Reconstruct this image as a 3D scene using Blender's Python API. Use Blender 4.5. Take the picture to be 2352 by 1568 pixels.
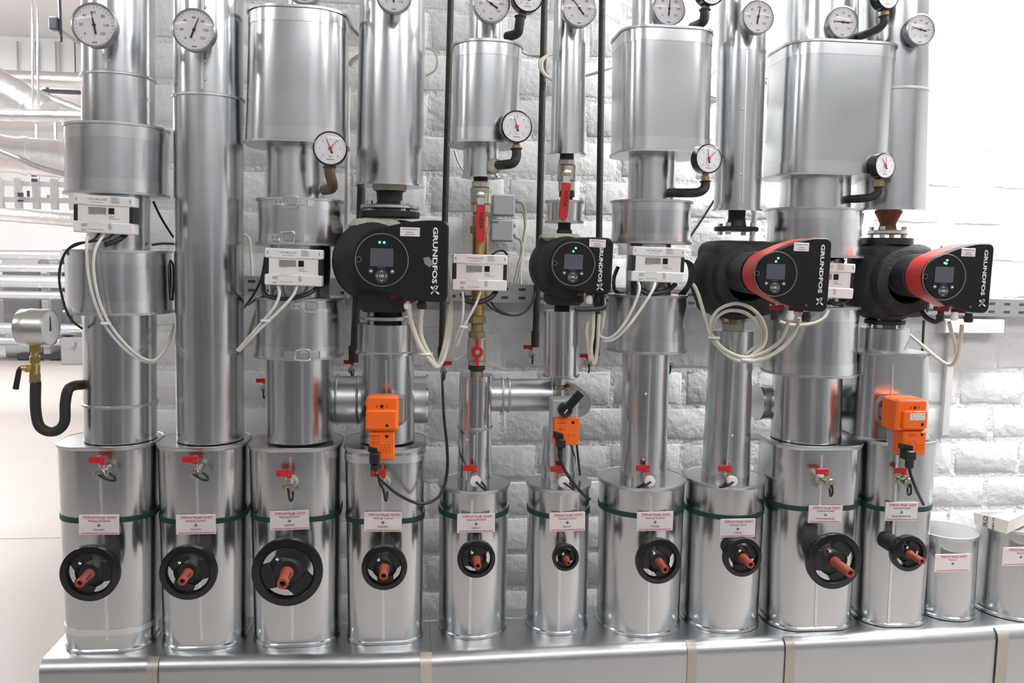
import bpy, math, random
from mathutils import Vector, Matrix
random.seed(7)
for _o in list(bpy.data.objects): bpy.data.objects.remove(_o)
scene = bpy.context.scene
col = scene.collection
PI = math.pi
# ------------------------------------------------------------------ camera
FPX = 1900.0
YAW, PITCH, ROLL = (math.radians(a) for a in (6.685, -5.822, 1.088))
CAM = Vector((0.0, -2.678, 1.55))
_f = Vector((math.sin(YAW)*math.cos(PITCH), math.cos(YAW)*math.cos(PITCH), math.sin(PITCH)))
_r = Vector((math.cos(YAW), -math.sin(YAW), 0.0)); _u = _r.cross(_f)
RGT = math.cos(ROLL)*_r + math.sin(ROLL)*_u
UPV = -math.sin(ROLL)*_r + math.cos(ROLL)*_u
cam_d = bpy.data.cameras.new('camera'); cam = bpy.data.objects.new('camera', cam_d); col.objects.link(cam)
cam_d.sensor_width = 36.0; cam_d.lens = FPX*36.0/2352.0; cam_d.clip_start = 0.02; cam_d.clip_end = 100
_m = Matrix((RGT, UPV, -_f)).transposed().to_4x4(); _m.translation = CAM
cam.matrix_world = _m
scene.camera = cam
# ------------------------------------------------------------------ world, exposure
w = bpy.data.worlds.new('world'); scene.world = w; w.use_nodes = True
w.node_tree.nodes['Background'].inputs[0].default_value = (0.8, 0.82, 0.85, 1)
w.node_tree.nodes['Background'].inputs[1].default_value = 0.05
vs = scene.view_settings
vs.view_transform = 'Standard'; vs.look = 'None'; vs.gamma = 1.0; vs.use_curve_mapping = False
vs.exposure = 0.0
# lamp strengths (the lamps themselves are built with the ceiling): emission of the tubes' diffusers
LAMP_RIGHT = 85.0
LAMP_FRONT = 20.0
LAMP_LEFT = 46.0
LAMP_HALL = 100.0

# ------------------------------------------------------------------ helpers
def ray(x, y): return _f + (x-1176.0)/FPX*RGT + (784.0-y)/FPX*UPV
def PY(x, y, Y):
    d = ray(x, y); return CAM + d*((Y-CAM.y)/d.y)
def PZ(x, y, Z):
    d = ray(x, y); return CAM + d*((Z-CAM.z)/d.z)

class MB:
    def __init__(s): s.v = []; s.f = []
    def add(s, vs_, fs, M=None):
        b = len(s.v)
        s.v += [(M @ Vector(p)) if M is not None else Vector(p) for p in vs_]
        s.f += [tuple(i+b for i in f) for f in fs]
        return s
    def loft(s, rings, cap0=True, cap1=True, M=None, loop=False):
        n = len(rings[0]); vs_ = [p for r in rings for p in r]; fs = []
        m = len(rings)
        for i in range(m if loop else m-1):
            a = i*n; b = ((i+1) % m)*n
            for j in range(n):
                k = (j+1) % n
                fs.append((a+j, a+k, b+k, b+j))
        if not loop:
            if cap0: fs.append(tuple(reversed(range(n))))
            if cap1: fs.append(tuple(range((m-1)*n, m*n)))
        return s.add(vs_, fs, M)
    def box(s, c, d, M=None, b=0.0):
        x, y, z = c; a, e, h = d[0]/2, d[1]/2, d[2]/2
        if b <= 0:
            vs_ = [(x+i*a, y+j*e, z+k*h) for k in (-1, 1) for i, j in ((-1,-1),(1,-1),(1,1),(-1,1))]
            return s.add(vs_, [(3,2,1,0),(4,5,6,7),(0,1,5,4),(1,2,6,5),(2,3,7,6),(3,0,4,7)], M)
        def rr(ins, zz):
            A = a-ins; E_ = e-ins; q = min(b, A*.9, E_*.9)
            return [(x+i, y+j, zz) for i, j in ((-A+q,-E_),(A-q,-E_),(A,-E_+q),(A,E_-q),(A-q,E_),(-A+q,E_),(-A,E_-q),(-A,-E_+q))]
        return s.loft([rr(b, z-h), rr(0, z-h+b), rr(0, z+h-b), rr(b, z+h)], M=M)
    def rbox(s, c, d, r, k=4, n=5):
        """box with round edges"""
        x, y, z = c; a, e, h = d[0]/2, d[1]/2, d[2]/2; R = []
        lv = [(r*(1-math.sin(PI/2*i/k)), -h+r*(1-math.cos(PI/2*i/k))) for i in range(k+1)]
        lv += [(i_, -z_) for i_, z_ in reversed(lv)]
        for ins, zz in lv:
            A, E_ = a-ins, e-ins; q = max(.001, r-ins*.5); ring = []
            for cx, cy, a0 in ((A-q, E_-q, 0), (-A+q, E_-q, PI/2), (-A+q, -E_+q, PI), (A-q, -E_+q, 1.5*PI)):
                for j in range(n+1):
                    t = a0+PI/2*j/n; ring.append((x+cx+q*math.cos(t), y+cy+q*math.sin(t), z+zz))
            R.append(ring)
        return s.loft(R)
    def cyl(s, p0, p1, r0, r1=None, n=20, cap=True):
        r1 = r0 if r1 is None else r1
        p0 = Vector(p0); p1 = Vector(p1)
        return s.tubew([(p0, r0), (p1, r1)], n, cap)
    def tubew(s, prs, n=12, cap=True):
        pts = [Vector(p) for p, _ in prs]; rings = []
        t0 = (pts[1]-pts[0]).normalized()
        up = Vector((0, 0, 1)) if abs(t0.z) < .9 else Vector((0, 1, 0))
        x = t0.cross(up).normalized()
        for i, p in enumerate(pts):
            t = (pts[min(i+1, len(pts)-1)]-pts[max(i-1, 0)])
            if t.length < 1e-9: t = t0
            t = t.normalized(); x = (x - t*x.dot(t)).normalized(); y = t.cross(x)
            r = prs[i][1]
            rings.append([p + (x*math.cos(2*PI*k/n)+y*math.sin(2*PI*k/n))*r for k in range(n)])
        return s.loft(rings, cap, cap)
    def turn(s, prof, axis='y', c=(0,0,0), n=32, cap=True):
        """profile of (radius, distance) turned about an axis; distance runs along +axis"""
        c = Vector(c); rings = []
        for r, d in prof:
            R = []
            for k in range(n):
                a = 2*PI*k/n; u, v_ = r*math.cos(a), r*math.sin(a)
                R.append(c + (Vector((u, d, -v_)) if axis == 'y' else Vector((u, v_, d)) if axis == 'z' else Vector((d, u, v_))))
            rings.append(R)
        return s.loft(rings, cap, cap)
    def ringtorus(s, c, R, r, axis='y', n=32, m=8):
        c = Vector(c); rings = []
        for i in range(n):
            a = 2*PI*i/n; q = []
            for j in range(m):
                b = 2*PI*j/m; u = R + r*math.cos(b); h = r*math.sin(b)
                p = (u*math.cos(a), h, u*math.sin(a)) if axis == 'y' else (u*math.cos(a), u*math.sin(a), h) if axis == 'z' else (h, u*math.cos(a), u*math.sin(a))
                q.append(c+Vector(p))
            rings.append(q)
        return s.loft(rings, loop=True)
    def prism(s, poly, y0, y1, M=None, ch=0.0):
        """polygon of (x, z) points pushed along y from y0 (front) to y1"""
        n = len(poly)
        if ch:
            cx = sum(p[0] for p in poly)/n; cz = sum(p[1] for p in poly)/n
            def ins(p):
                d = math.hypot(p[0]-cx, p[1]-cz) or 1; k = max(0, (d-ch)/d); return (cx+(p[0]-cx)*k, cz+(p[1]-cz)*k)
            sg = 1 if y1 > y0 else -1
            R = [[(ins(p)[0], y0, ins(p)[1]) for p in poly], [(p[0], y0+sg*ch, p[1]) for p in poly], [(p[0], y1, p[1]) for p in poly]]
        else:
            R = [[(p[0], y0, p[1]) for p in poly], [(p[0], y1, p[1]) for p in poly]]
        return s.loft(R, M=M)

def spline(pts, k=6):
    P = [Vector(p) for p in pts]; out = []
    if len(P) < 3: return P
    for i in range(len(P)-1):
        a = P[max(i-1, 0)]; b = P[i]; c = P[i+1]; d = P[min(i+2, len(P)-1)]
        for j in range(k):
            t = j/k
            out.append(0.5*((2*b)+(c-a)*t+(2*a-5*b+4*c-d)*t*t+(3*b-a-3*c+d)*t**3))
    out.append(P[-1]); return out

W = {}
def mesh_of(name, mb, off=None, ang=35):
    me = bpy.data.meshes.new(name)
    me.from_pydata([tuple(p-off) if off is not None else tuple(p) for p in mb.v], [], mb.f)
    me.update()
    bm_fix(me)
    me.shade_smooth(); me.set_sharp_from_angle(angle=math.radians(ang))
    return me
import bmesh
def bm_fix(me):
    bm = bmesh.new(); bm.from_mesh(me); bmesh.ops.recalc_face_normals(bm, faces=bm.faces); bm.to_mesh(me); bm.free()
def tag(o, label=None, cat=None, group=None, kind=None):
    if label: o['label'] = label
    if cat: o['category'] = cat
    if group: o['group'] = group
    if kind: o['kind'] = kind
    return o
def thing(name, label, cat, loc, group=None, rot=None, scale=None):
    o = bpy.data.objects.new(name, None); col.objects.link(o)
    o.empty_display_size = 0.05; o.location = loc
    if rot: o.rotation_euler = rot
    if scale: o.scale = scale if not isinstance(scale, (int, float)) else (scale,)*3
    W[o] = Vector(loc)
    return tag(o, label, cat, group)
def part(name, mb, mat, parent, label=None, local=False, ang=35):
    """mesh given in world coordinates (or in the parent's frame if local) as a child"""
    me = mesh_of(name, mb, None if local else W[parent], ang); me.materials.append(mat)
    o = bpy.data.objects.new(name, me); col.objects.link(o); o.parent = parent; W[o] = W.get(parent, Vector())
    if label: o['label'] = label
    if name in FINE: o['kind'] = 'stuff'
    return o
FINE = ('small_print', 'tick_marks', 'address_line', 'sticker_print', 'rivet_pair', 'status_lights')
CACHE = {}
def lpart(name, key, fn, mat, parent, label=None, ang=35):
    """part in the parent's frame whose mesh is shared between alike things"""
    k = (name, key)
    if k not in CACHE:
        mb = MB(); fn(mb); me = mesh_of(name, mb, None, ang); me.materials.append(mat); CACHE[k] = me
    o = bpy.data.objects.new(name, CACHE[k]); col.objects.link(o); o.parent = parent; W[o] = Vector()
    if name in FINE: o['kind'] = 'stuff'
    if label: o['label'] = label
    return o
def single(name, mb, mat, label, cat, group=None, kind=None, ang=35):
    xs = [p.x for p in mb.v]; ys = [p.y for p in mb.v]; zs = [p.z for p in mb.v]
    off = Vector(((min(xs)+max(xs))/2, (min(ys)+max(ys))/2, min(zs)))
    me = mesh_of(name, mb, off, ang); me.materials.append(mat)
    o = bpy.data.objects.new(name, me); col.objects.link(o); o.location = off; W[o] = off
    return tag(o, label, cat, group, kind)
TXT = {}
def text(name, s, h, mat, parent, loc, rot=(PI/2, 0, 0), bold=0.0, sx=1.0, align='CENTER'):
    """flat lettering; h is the capital height"""
    k = (s, bold, align, mat.name)
    if k not in TXT:
        c = bpy.data.curves.new('lettering', 'FONT'); c.body = s; c.size = 1.0; c.align_x = align; c.align_y = 'CENTER'
        c.resolution_u = 2; c.offset = bold; c.extrude = 0.0
        to = bpy.data.objects.new('lettering_source', c); col.objects.link(to)
        me = bpy.data.meshes.new_from_object(to); bpy.data.objects.remove(to); me.name = 'lettering'
        me.materials.clear(); me.materials.append(mat); TXT[k] = me
    o = bpy.data.objects.new(name, TXT[k]); col.objects.link(o); o.parent = parent
    o.location = loc; o.rotation_euler = rot; q = h/0.70; o.scale = (q*sx, q, q)
    return o

# ------------------------------------------------------------------ materials
def mat(name, c, metal=0.0, rough=0.5, var=0.0, vscale=20.0, bump=0.0, bscale=40.0, spec=0.5, stretch=None, rvar=0.0, coat=0.0, emit=None, estr=0.0, aniso=0.0):
    m = bpy.data.materials.new(name); m.use_nodes = True; nt = m.node_tree; N = nt.nodes; L = nt.links
    b = N['Principled BSDF']
    c = tuple(c)+(1,) if len(c) == 3 else c
    b.inputs['Base Color'].default_value = c; b.inputs['Metallic'].default_value = metal; b.inputs['Roughness'].default_value = rough
    b.inputs['Specular IOR Level'].default_value = spec; b.inputs['Coat Weight'].default_value = coat
    if emit:
        b.inputs['Emission Color'].default_value = tuple(emit)+(1,); b.inputs['Emission Strength'].default_value = estr
    if var or bump or rvar:
        g = N.new('ShaderNodeNewGeometry'); mp = N.new('ShaderNodeMapping'); L.new(g.outputs['Position'], mp.inputs[0])
        if stretch: mp.inputs['Scale'].default_value = stretch
        nz = N.new('ShaderNodeTexNoise'); nz.inputs['Scale'].default_value = vscale; nz.inputs['Detail'].default_value = 4
        L.new(mp.outputs[0], nz.inputs[0])
        if var:
            mx = N.new('ShaderNodeMix'); mx.data_type = 'RGBA'
            mx.inputs[6].default_value = tuple(max(0, q*(1-var)) for q in c[:3])+(1,)
            mx.inputs[7].default_value = tuple(min(1, q*(1+var)) for q in c[:3])+(1,)
            L.new(nz.outputs['Fac'], mx.inputs[0]); L.new(mx.outputs[2], b.inputs['Base Color'])
        if rvar:
            mr = N.new('ShaderNodeMapRange'); mr.inputs[3].default_value = rough-rvar; mr.inputs[4].default_value = rough+rvar
            L.new(nz.outputs['Fac'], mr.inputs[0]); L.new(mr.outputs[0], b.inputs['Roughness'])
        if bump:
            n2 = N.new('ShaderNodeTexNoise'); n2.inputs['Scale'].default_value = bscale; n2.inputs['Detail'].default_value = 3
            L.new(mp.outputs[0], n2.inputs[0])
            bp = N.new('ShaderNodeBump'); bp.inputs['Strength'].default_value = bump; bp.inputs['Distance'].default_value = 0.01
            L.new(n2.outputs['Fac'], bp.inputs['Height']); L.new(bp.outputs[0], b.inputs['Normal'])
    return m

def galvanized(name, c, rough, wave=0.10):
    """zinc coated sheet: fine spangle in colour and gloss, a slow buckle along the sheet"""
    m = bpy.data.materials.new(name); m.use_nodes = True; nt = m.node_tree; N = nt.nodes; L = nt.links
    b = N['Principled BSDF']; b.inputs['Metallic'].default_value = 1.0
    g = N.new('ShaderNodeNewGeometry'); oi = N.new('ShaderNodeObjectInfo')
    ad = N.new('ShaderNodeVectorMath'); ad.operation = 'ADD'; L.new(g.outputs['Position'], ad.inputs[0])
    sc = N.new('ShaderNodeVectorMath'); sc.operation = 'SCALE'; sc.inputs[0].default_value = (3.1, 5.7, 4.3); L.new(oi.outputs['Random'], sc.inputs['Scale'])
    L.new(sc.outputs[0], ad.inputs[1])
    sp = N.new('ShaderNodeTexNoise'); sp.inputs['Scale'].default_value = 420; sp.inputs['Detail'].default_value = 2; L.new(ad.outputs[0], sp.inputs[0])
    bl = N.new('ShaderNodeTexNoise'); bl.inputs['Scale'].default_value = 5; bl.inputs['Detail'].default_value = 3; L.new(ad.outputs[0], bl.inputs[0])
    mx = N.new('ShaderNodeMix'); mx.data_type = 'RGBA'
    mx.inputs[6].default_value = tuple(q*.86 for q in c)+(1,); mx.inputs[7].default_value = tuple(min(1, q*1.12) for q in c)+(1,)
    av = N.new('ShaderNodeMath'); av.operation = 'MULTIPLY_ADD'; av.inputs[1].default_value = .5
    L.new(sp.outputs['Fac'], av.inputs[0])
    hf = N.new('ShaderNodeMath'); hf.operation = 'MULTIPLY'; hf.inputs[1].default_value = .5; L.new(bl.outputs['Fac'], hf.inputs[0]); L.new(hf.outputs[0], av.inputs[2])
    L.new(av.outputs[0], mx.inputs[0]); L.new(mx.outputs[2], b.inputs['Base Color'])
    mr = N.new('ShaderNodeMapRange'); mr.inputs[1].default_value = .3; mr.inputs[2].default_value = .7
    mr.inputs[3].default_value = rough-.03; mr.inputs[4].default_value = rough+.03
    L.new(bl.outputs['Fac'], mr.inputs[0]); L.new(mr.outputs[0], b.inputs['Roughness'])
    mp = N.new('ShaderNodeMapping'); mp.inputs['Scale'].default_value = (8, 8, .9); L.new(ad.outputs[0], mp.inputs[0])
    wv = N.new('ShaderNodeTexNoise'); wv.inputs['Scale'].default_value = 1.0; wv.inputs['Detail'].default_value = 1; L.new(mp.outputs[0], wv.inputs[0])
    bp = N.new('ShaderNodeBump'); bp.inputs['Strength'].default_value = wave; bp.inputs['Distance'].default_value = 0.05
    L.new(wv.outputs['Fac'], bp.inputs['Height']); L.new(bp.outputs[0], b.inputs['Normal'])
    return m
ZINC = galvanized('zinc_sheet', (.66, .675, .685), .22, .05)
ZINC2 = galvanized('zinc_sheet_polished', (.72, .735, .745), .17, .05)
BANDZ = galvanized('zinc_band', (.75, .76, .77), .23, .05)
ZINCD = galvanized('zinc_sheet_dull', (.58, .595, .605), .36, .05)
BANDM = mat('bright_band', (.84, .85, .86), 1.0, .31)
STEEL = mat('nickel_steel', (.68, .67, .64), 1.0, .30, .12, 60)
CHROME = mat('chrome', (.85, .85, .86), 1.0, .12)
NICKEL = mat('nickel_brass', (.56, .52, .44), 1.0, .30, .15, 80)
BRASS = mat('brass', (.62, .45, .18), 1.0, .34, .25, 60)
BRASSD = mat('dull_brass', (.36, .28, .15), .8, .5, .3, 50)
BLACK = mat('black_plastic', (.013, .013, .014), 0, .42, .2, 90)
BLACKG = mat('black_gloss', (.010, .010, .011), 0, .22)
FACE = mat('pump_face_black', (.009, .009, .010), 0, .50, .1, 200, spec=.28)
SHELL = mat('insulation_shell', (.022, .022, .021), 0, .75, .5, 25, .25, 120)
IRON = mat('black_iron', (.035, .033, .031), .3, .55, .5, 60, .2, 150)
RUST = mat('rusty_iron', (.20, .085, .045), .1, .8, .45, 70, .4, 90)
REDP = mat('red_plastic', (.55, .015, .02), 0, .4)
REDL = mat('dark_red_latch', (.24, .008, .012), 0, .45)
REDS = mat('spindle_red', (.33, .065, .045), 0, .55, .2, 60)
REDB = mat('red_band', (.50, .030, .028), 0, .38)
ORANGE = mat('orange_plastic', (.90, .145, .012), 0, .42, .05, 50)
CREAM = mat('cream_cable', (.58, .55, .46), 0, .5, .12, 30)
WHITEC = mat('white_cable', (.66, .64, .58), 0, .5, .1, 30)
WIREK = mat('black_cable', (.012, .012, .013), 0, .45)
GREYP = mat('grey_plastic', (.40, .41, .42), 0, .5, .04, 60)
METERW = mat('meter_white', (.80, .77, .74), 0, .45)
PAPER = mat('plate_white', (.82, .75, .74), 0, .35, coat=.3)
DIALW = mat('dial_white', (.78, .75, .77), 0, .45)
INK = mat('black_ink', (.02, .02, .022), 0, .6)
INKG = mat('grey_ink', (.20, .20, .21), 0, .6)
INKR = mat('red_ink', (.62, .03, .06), 0, .6)
INKP = mat('pale_red_ink', (.66, .22, .25), 0, .6)
INKW = mat('white_ink', (.80, .80, .82), 0, .5)
INKO = mat('dark_orange_ink', (.30, .05, .01), 0, .6)
LCD = mat('display_grey', (.26, .27, .23), 0, .25)
LCDB = mat('display_blue_grey', (.10, .10, .125), 0, .18)
GREEN = mat('green_strap', (.009, .050, .036), 0, .45)
LEDG = mat('green_led', (.05, .8, .35), 0, .4, emit=(.12, 1.0, .42), estr=3.0)
PLAST = mat('sealing_plaster', (.52, .50, .42), 0, .9, .25, 60, .5, 90)
RAILM = mat('rail_zinc', (.46, .47, .48), .85, .45, .15, 40)
HOLEM = mat('slot_dark', (.05, .05, .05), 0, .8)
CARD = mat('printed_carton', (.70, .66, .60), 0, .7, .12, 40)
TAPE = mat('foil_tape', (.62, .55, .47), .4, .4)
TAPED = mat('stained_tape', (.50, .46, .41), .6, .42)
SLEEVE = mat('woven_sleeve', (.50, .50, .46), .2, .6, .25, 120, .5, 260)
GREYF = mat('grey_foam', (.24, .24, .245), 0, .9)
PADM = mat('button_grey', (.055, .055, .058), 0, .5)
BROWNP = mat('brown_pipe', (.13, .10, .075), .5, .45, .3, 50)
def glassmat():
    m = bpy.data.materials.new('gauge_glass'); m.use_nodes = True; nt = m.node_tree; N = nt.nodes; L = nt.links
    N.remove(N['Principled BSDF']); o = N['Material Output']
    t = N.new('ShaderNodeBsdfTransparent'); g = N.new('ShaderNodeBsdfGlossy'); g.inputs['Roughness'].default_value = .05
    mx = N.new('ShaderNodeMixShader'); mx.inputs[0].default_value = .015
    L.new(t.outputs[0], mx.inputs[1]); L.new(g.outputs[0], mx.inputs[2]); L.new(mx.outputs[0], o.inputs[0])
    return m
GLASS = glassmat()
WALLP = mat('painted_block', (.80, .795, .785), 0, .7, .06, 9, .45, 38)
MORT = mat('painted_mortar', (.76, .755, .745), 0, .8, .12, 30, .8, 45)
FLOORM = mat('floor_coating', (.43, .395, .375), 0, .42, .08, 3)
CEILM = mat('white_ceiling', (.78, .77, .76), 0, .8, .05, 4)
ROOMW = mat('white_room_wall', (.72, .72, .72), 0, .8, .05, 4)
FOIL = mat('foil_wrap', (.80, .79, .79), 1.0, .32, .08, 9, .45, 26)
PIPEW = mat('far_pipe_jacket', (.74, .75, .77), .9, .35)
DARKP = mat('dark_panel', (.10, .10, .13), 0, .5)
TUBE = mat('lamp_diffuser_right', (1, 1, 1), emit=(.98, .99, 1.0), estr=LAMP_RIGHT)
TUBEF = mat('lamp_diffuser_front', (1, 1, 1), emit=(.98, .985, 1.0), estr=LAMP_FRONT)
TUBEH = mat('lamp_diffuser_hall', (1, 1, 1), emit=(1.0, .985, .975), estr=LAMP_HALL)
TUBEL = mat('lamp_diffuser_left', (1, 1, 1), emit=(1.0, .985, .975), estr=LAMP_LEFT)
# ================================================================== the setting
ROW0 = 2.308; RH = .125; BL = .25
WX0, WX1, WH = -.875, 4.6, 3.2
mb = MB(); mb.box(((WX0+WX1)/2, .130, WH/2), (WX1-WX0, .24, WH))
wall = single('wall_back', mb, MORT, None, None, kind='structure')
def brick_at(r, i):
    z1 = ROW0 - RH*r; z0 = z1 - RH
    x0 = i*BL + (.155 if r % 2 else .038)
    return x0, x0+BL, z0, z1
vis = []; rest = MB()
def brick_mesh(sx, seed):
    rnd = random.Random(seed); g = .0055; m_ = MB()
    a, h = sx/2-g, RH/2-g; y1, y0, c = .012, -.0025-rnd.uniform(0, .003), .009
    j = lambda: rnd.uniform(-.003, .003)
    def ring(ins, y):
        pts = [(-1,-1),(-.33,-1),(.33,-1),(1,-1),(1,1),(.33,1),(-.33,1),(-1,1)]
        return [(p[0]*(a-ins)+j(), y, p[1]*(h-ins)+j()) for p in pts]
    m_.loft([ring(0, y1), ring(.001, y0+.004), ring(c, y0)], cap0=False)
    return m_
bmeshes = []
for k in range(14):
    me = mesh_of('block', brick_mesh(BL, k), None, 50); me.materials.append(WALLP); bmeshes.append(me)
for r in range(-7, 19):
    for i in range(-5, 19):
        x0, x1, z0, z1 = brick_at(r, i)
        if z0 < -.02 or z1 > WH+.06 or x1 < WX0+.03 or x0 > WX1-.03: continue
        cut = x0 < WX0
        if -1 <= r <= 16 and x0 < 2.45:
            if cut: 
                mm = brick_mesh(x1-WX0, r); me = mesh_of('block', mm, None, 50); me.materials.append(WALLP); cx = (x1+WX0)/2
            else: me = bmeshes[random.randrange(14)]; cx = (x0+x1)/2
            o = bpy.data.objects.new('brick', me); col.objects.link(o); o.parent = wall
            o.location = Vector((cx, .0110, (z0+z1)/2)) - W[wall]
        else:
            xx0 = max(x0, WX0); xx1 = min(x1, WX1); b_ = brick_mesh(xx1-xx0, r*31+i)
            rest.add(b_.v, b_.f, Matrix.Translation(((xx0+xx1)/2, .0110, (z0+z1)/2)))
o = part('outer_bricks', rest, WALLP, wall, ang=50); o['kind'] = 'stuff'

CABM = mat('added_cabinet_dark', (.10, .102, .108), 0, .5)  # for the cabinets added out of view as dark reflections
RX0, RX1, RY0, RY1 = -9.0, 4.6, -4.0, 10.0
def slab(name, c, d, m):
    mb = MB(); mb.box(c, d); return single(name, mb, m, None, None, kind='structure')
slab('floor', ((RX0+RX1)/2, (RY0+RY1)/2, -.05), (RX1-RX0+.4, RY1-RY0+.4, .1), FLOORM)
slab('ceiling', ((RX0+RX1)/2, (RY0+RY1)/2, WH+.1), (RX1-RX0+.4, RY1-RY0+.4, .2), CEILM)
slab('wall_left', (RX0-.1, (RY0+RY1)/2, WH/2), (.2, RY1-RY0, WH), ROOMW)
slab('wall_right', (RX1+.1, RY0/2+.12, WH/2), (.2, -RY0+.24, WH), ROOMW)
slab('wall_front', ((RX0+RX1)/2, RY0-.1, WH/2), (RX1-RX0+.4, .2, WH), mat('grey_room_wall', (.30, .30, .305), 0, .8))
slab('wall_far', ((RX0+RX1)/2, RY1+.1, WH/2), (RX1-RX0+.4, .2, WH), ROOMW)
slab('wall_side', (WX0+.1+.05, 5.12, WH/2), (.2, 9.75, WH), ROOMW)
slab('trim_beam', (-4.8, 4.6, WH-.13), (8.2, .3, .26), ROOMW)
slab('trim_joint', (-4.0, 1.9, .0005), (8.0, .012, .002), mat('floor_joint', (.45, .38, .34), 0, .6))

# lamps: long ceiling luminaires with a white housing and an opal diffuser
def lamp(c, ln, wd, m, label, along='x'):
    t = thing('ceiling_lamp', label, 'lamp', (c[0], c[1], WH-.11), 'ceiling luminaires')
    dx, dy = (ln, wd) if along == 'x' else (wd, ln)
    a = MB(); a.box((0, 0, .075), (dx, dy, .07)); part('housing', a, CEILM, t, local=True)
    a = MB(); a.box((0, 0, .02), (dx-.04, dy-.03, .04)); part('diffuser', a, m, t, local=True)
lamp((2.15, -.60, 0), 1.5, .30, TUBE, 'long ceiling lamp above the right end of the block wall')
lamp((-2.3, -2.7, 0), 1.5, .30, TUBEF, 'long ceiling lamp behind the viewer to the left')
lamp((2.3, -2.7, 0), 1.5, .30, TUBEF, 'long ceiling lamp behind the viewer to the right')
lamp((-3.4, 2.6, 0), 2.4, .35, TUBEL, 'long ceiling lamp in the hall nearest the block wall')
lamp((-5.2, 6.6, 0), 2.4, .35, TUBEH, 'long ceiling lamp in the hall near the far pipe rack')
lamp((.35, -3.1, 0), 1.5, .30, TUBEF, 'long ceiling lamp right behind the viewer')
lamp((-4.6, -1.4, 0), 1.5, .30, TUBEF, 'long ceiling lamp left of the pipe columns')

# unseen cabinets added behind the viewer to give the sheet metal dark reflections
for k, (x0, x1) in enumerate(((-3.3, -2.5), (-2.46, -1.55), (-1.15, -.35), (-.32, .45), (1.25, 2.05), (2.08, 2.9))):
    t = thing('added_cabinet', ('first', 'second', 'third', 'fourth', 'fifth', 'sixth')[k]+' added dark cabinet behind the viewer for reflections, counted from left', 'cabinet', ((x0+x1)/2, RY0+.2, 0), 'added dark cabinets')
    a = MB(); a.box((0, 0, .87), (x1-x0, .38, 1.74), b=.006); part('body', a, CABM, t, local=True)
    a = MB(); a.box((0, .20, .90), (x1-x0-.04, .02, 1.62), b=.004); d_ = part('door', a, CABM, t, local=True)
    a = MB(); a.box(((x1-x0)/2-.08, .22, .95), (.03, .03, .14), b=.004); part('handle', a, STEEL, d_, local=True)
# ------------------------------------------------------------------ manifold trunk along the foot of the wall
TZ = .521
def yfront(X):
    pts = [(-.95, -.585), (-.5, -.600), (-.05, -.625), (.36, -.615), (1.3, -.600), (1.8, -.585), (4.0, -.585)]
    for (a, b), (c, d) in zip(pts, pts[1:]):
        if X <= c: return b+(d-b)*max(0, (X-a))/(c-a)
    return pts[-1][1]
YB = -.335
def trunk_profile(X, dz=0.0, dy=0.0):
    yf = yfront(X)+dy; R = .034; z1 = TZ+dz; p = [(X, YB, .16), (X, YB, z1-.02), (X, YB-.02, z1)]
    for k in range(7):
        a = PI/2*k/6; p.append((X, yf+R-R*math.sin(a), z1-R+R*math.cos(a)))
    p += [(X, yf, .16)]
    return p
tr = thing('manifold_trunk', 'long grey sheet metal trunk carrying the row of valve covers', 'trunking', (0, -.47, 0))
cuts = [-.93, .045, .93, 1.93, 2.9]
for n, (a, b) in enumerate(zip(cuts, cuts[1:])):
    m_ = MB(); k = 6; dz = (0, 0, -.0015, 0)[n]; dy = (0, -.003, 0, .002)[n]
    m_.loft([trunk_profile(a+(b-a)*i/k+(.0008 if i == 0 else 0), dz, dy) for i in range(k+1)])
    part('trunk_panel', m_, (ZINCD, ZINCD, ZINCD, ZINCD)[n], tr)
for a, b in ((.018, .048), (PY(1576, 1500, -.6).x, PY(1598, 1500, -.6).x), (PY(1802, 1490, -.6).x, PY(1824, 1490, -.6).x), (PY(2290, 1470, -.59).x, PY(2316, 1470, -.59).x), (PY(338, 1540, -.59).x, PY(364, 1540, -.59).x)):
    m_ = MB(); pr = [[(X, p[1]+(-.0048 if i > 2 else 0), p[2]+.0012) for i, p in enumerate(trunk_profile(X))][4:11] for X in (a, b)]
    m_.add(pr[0]+pr[1], [(i, i+1, i+8, i+7) for i in range(6)])
    part('tape_strip', m_, TAPE if a == .018 else TAPED, tr)
for X in (-.88, .9, 2.7):
    m_ = MB()
    for y in (-.40, -.54): m_.box((X, y, .08), (.05, .05, .16), b=.004)
    part('leg', m_, RAILM, tr)
m_ = MB(); m_.box((.9, YB-.075, TZ+.0008), (3.4, .012, .0016)); part('fold', m_, ZINC, tr)
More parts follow.
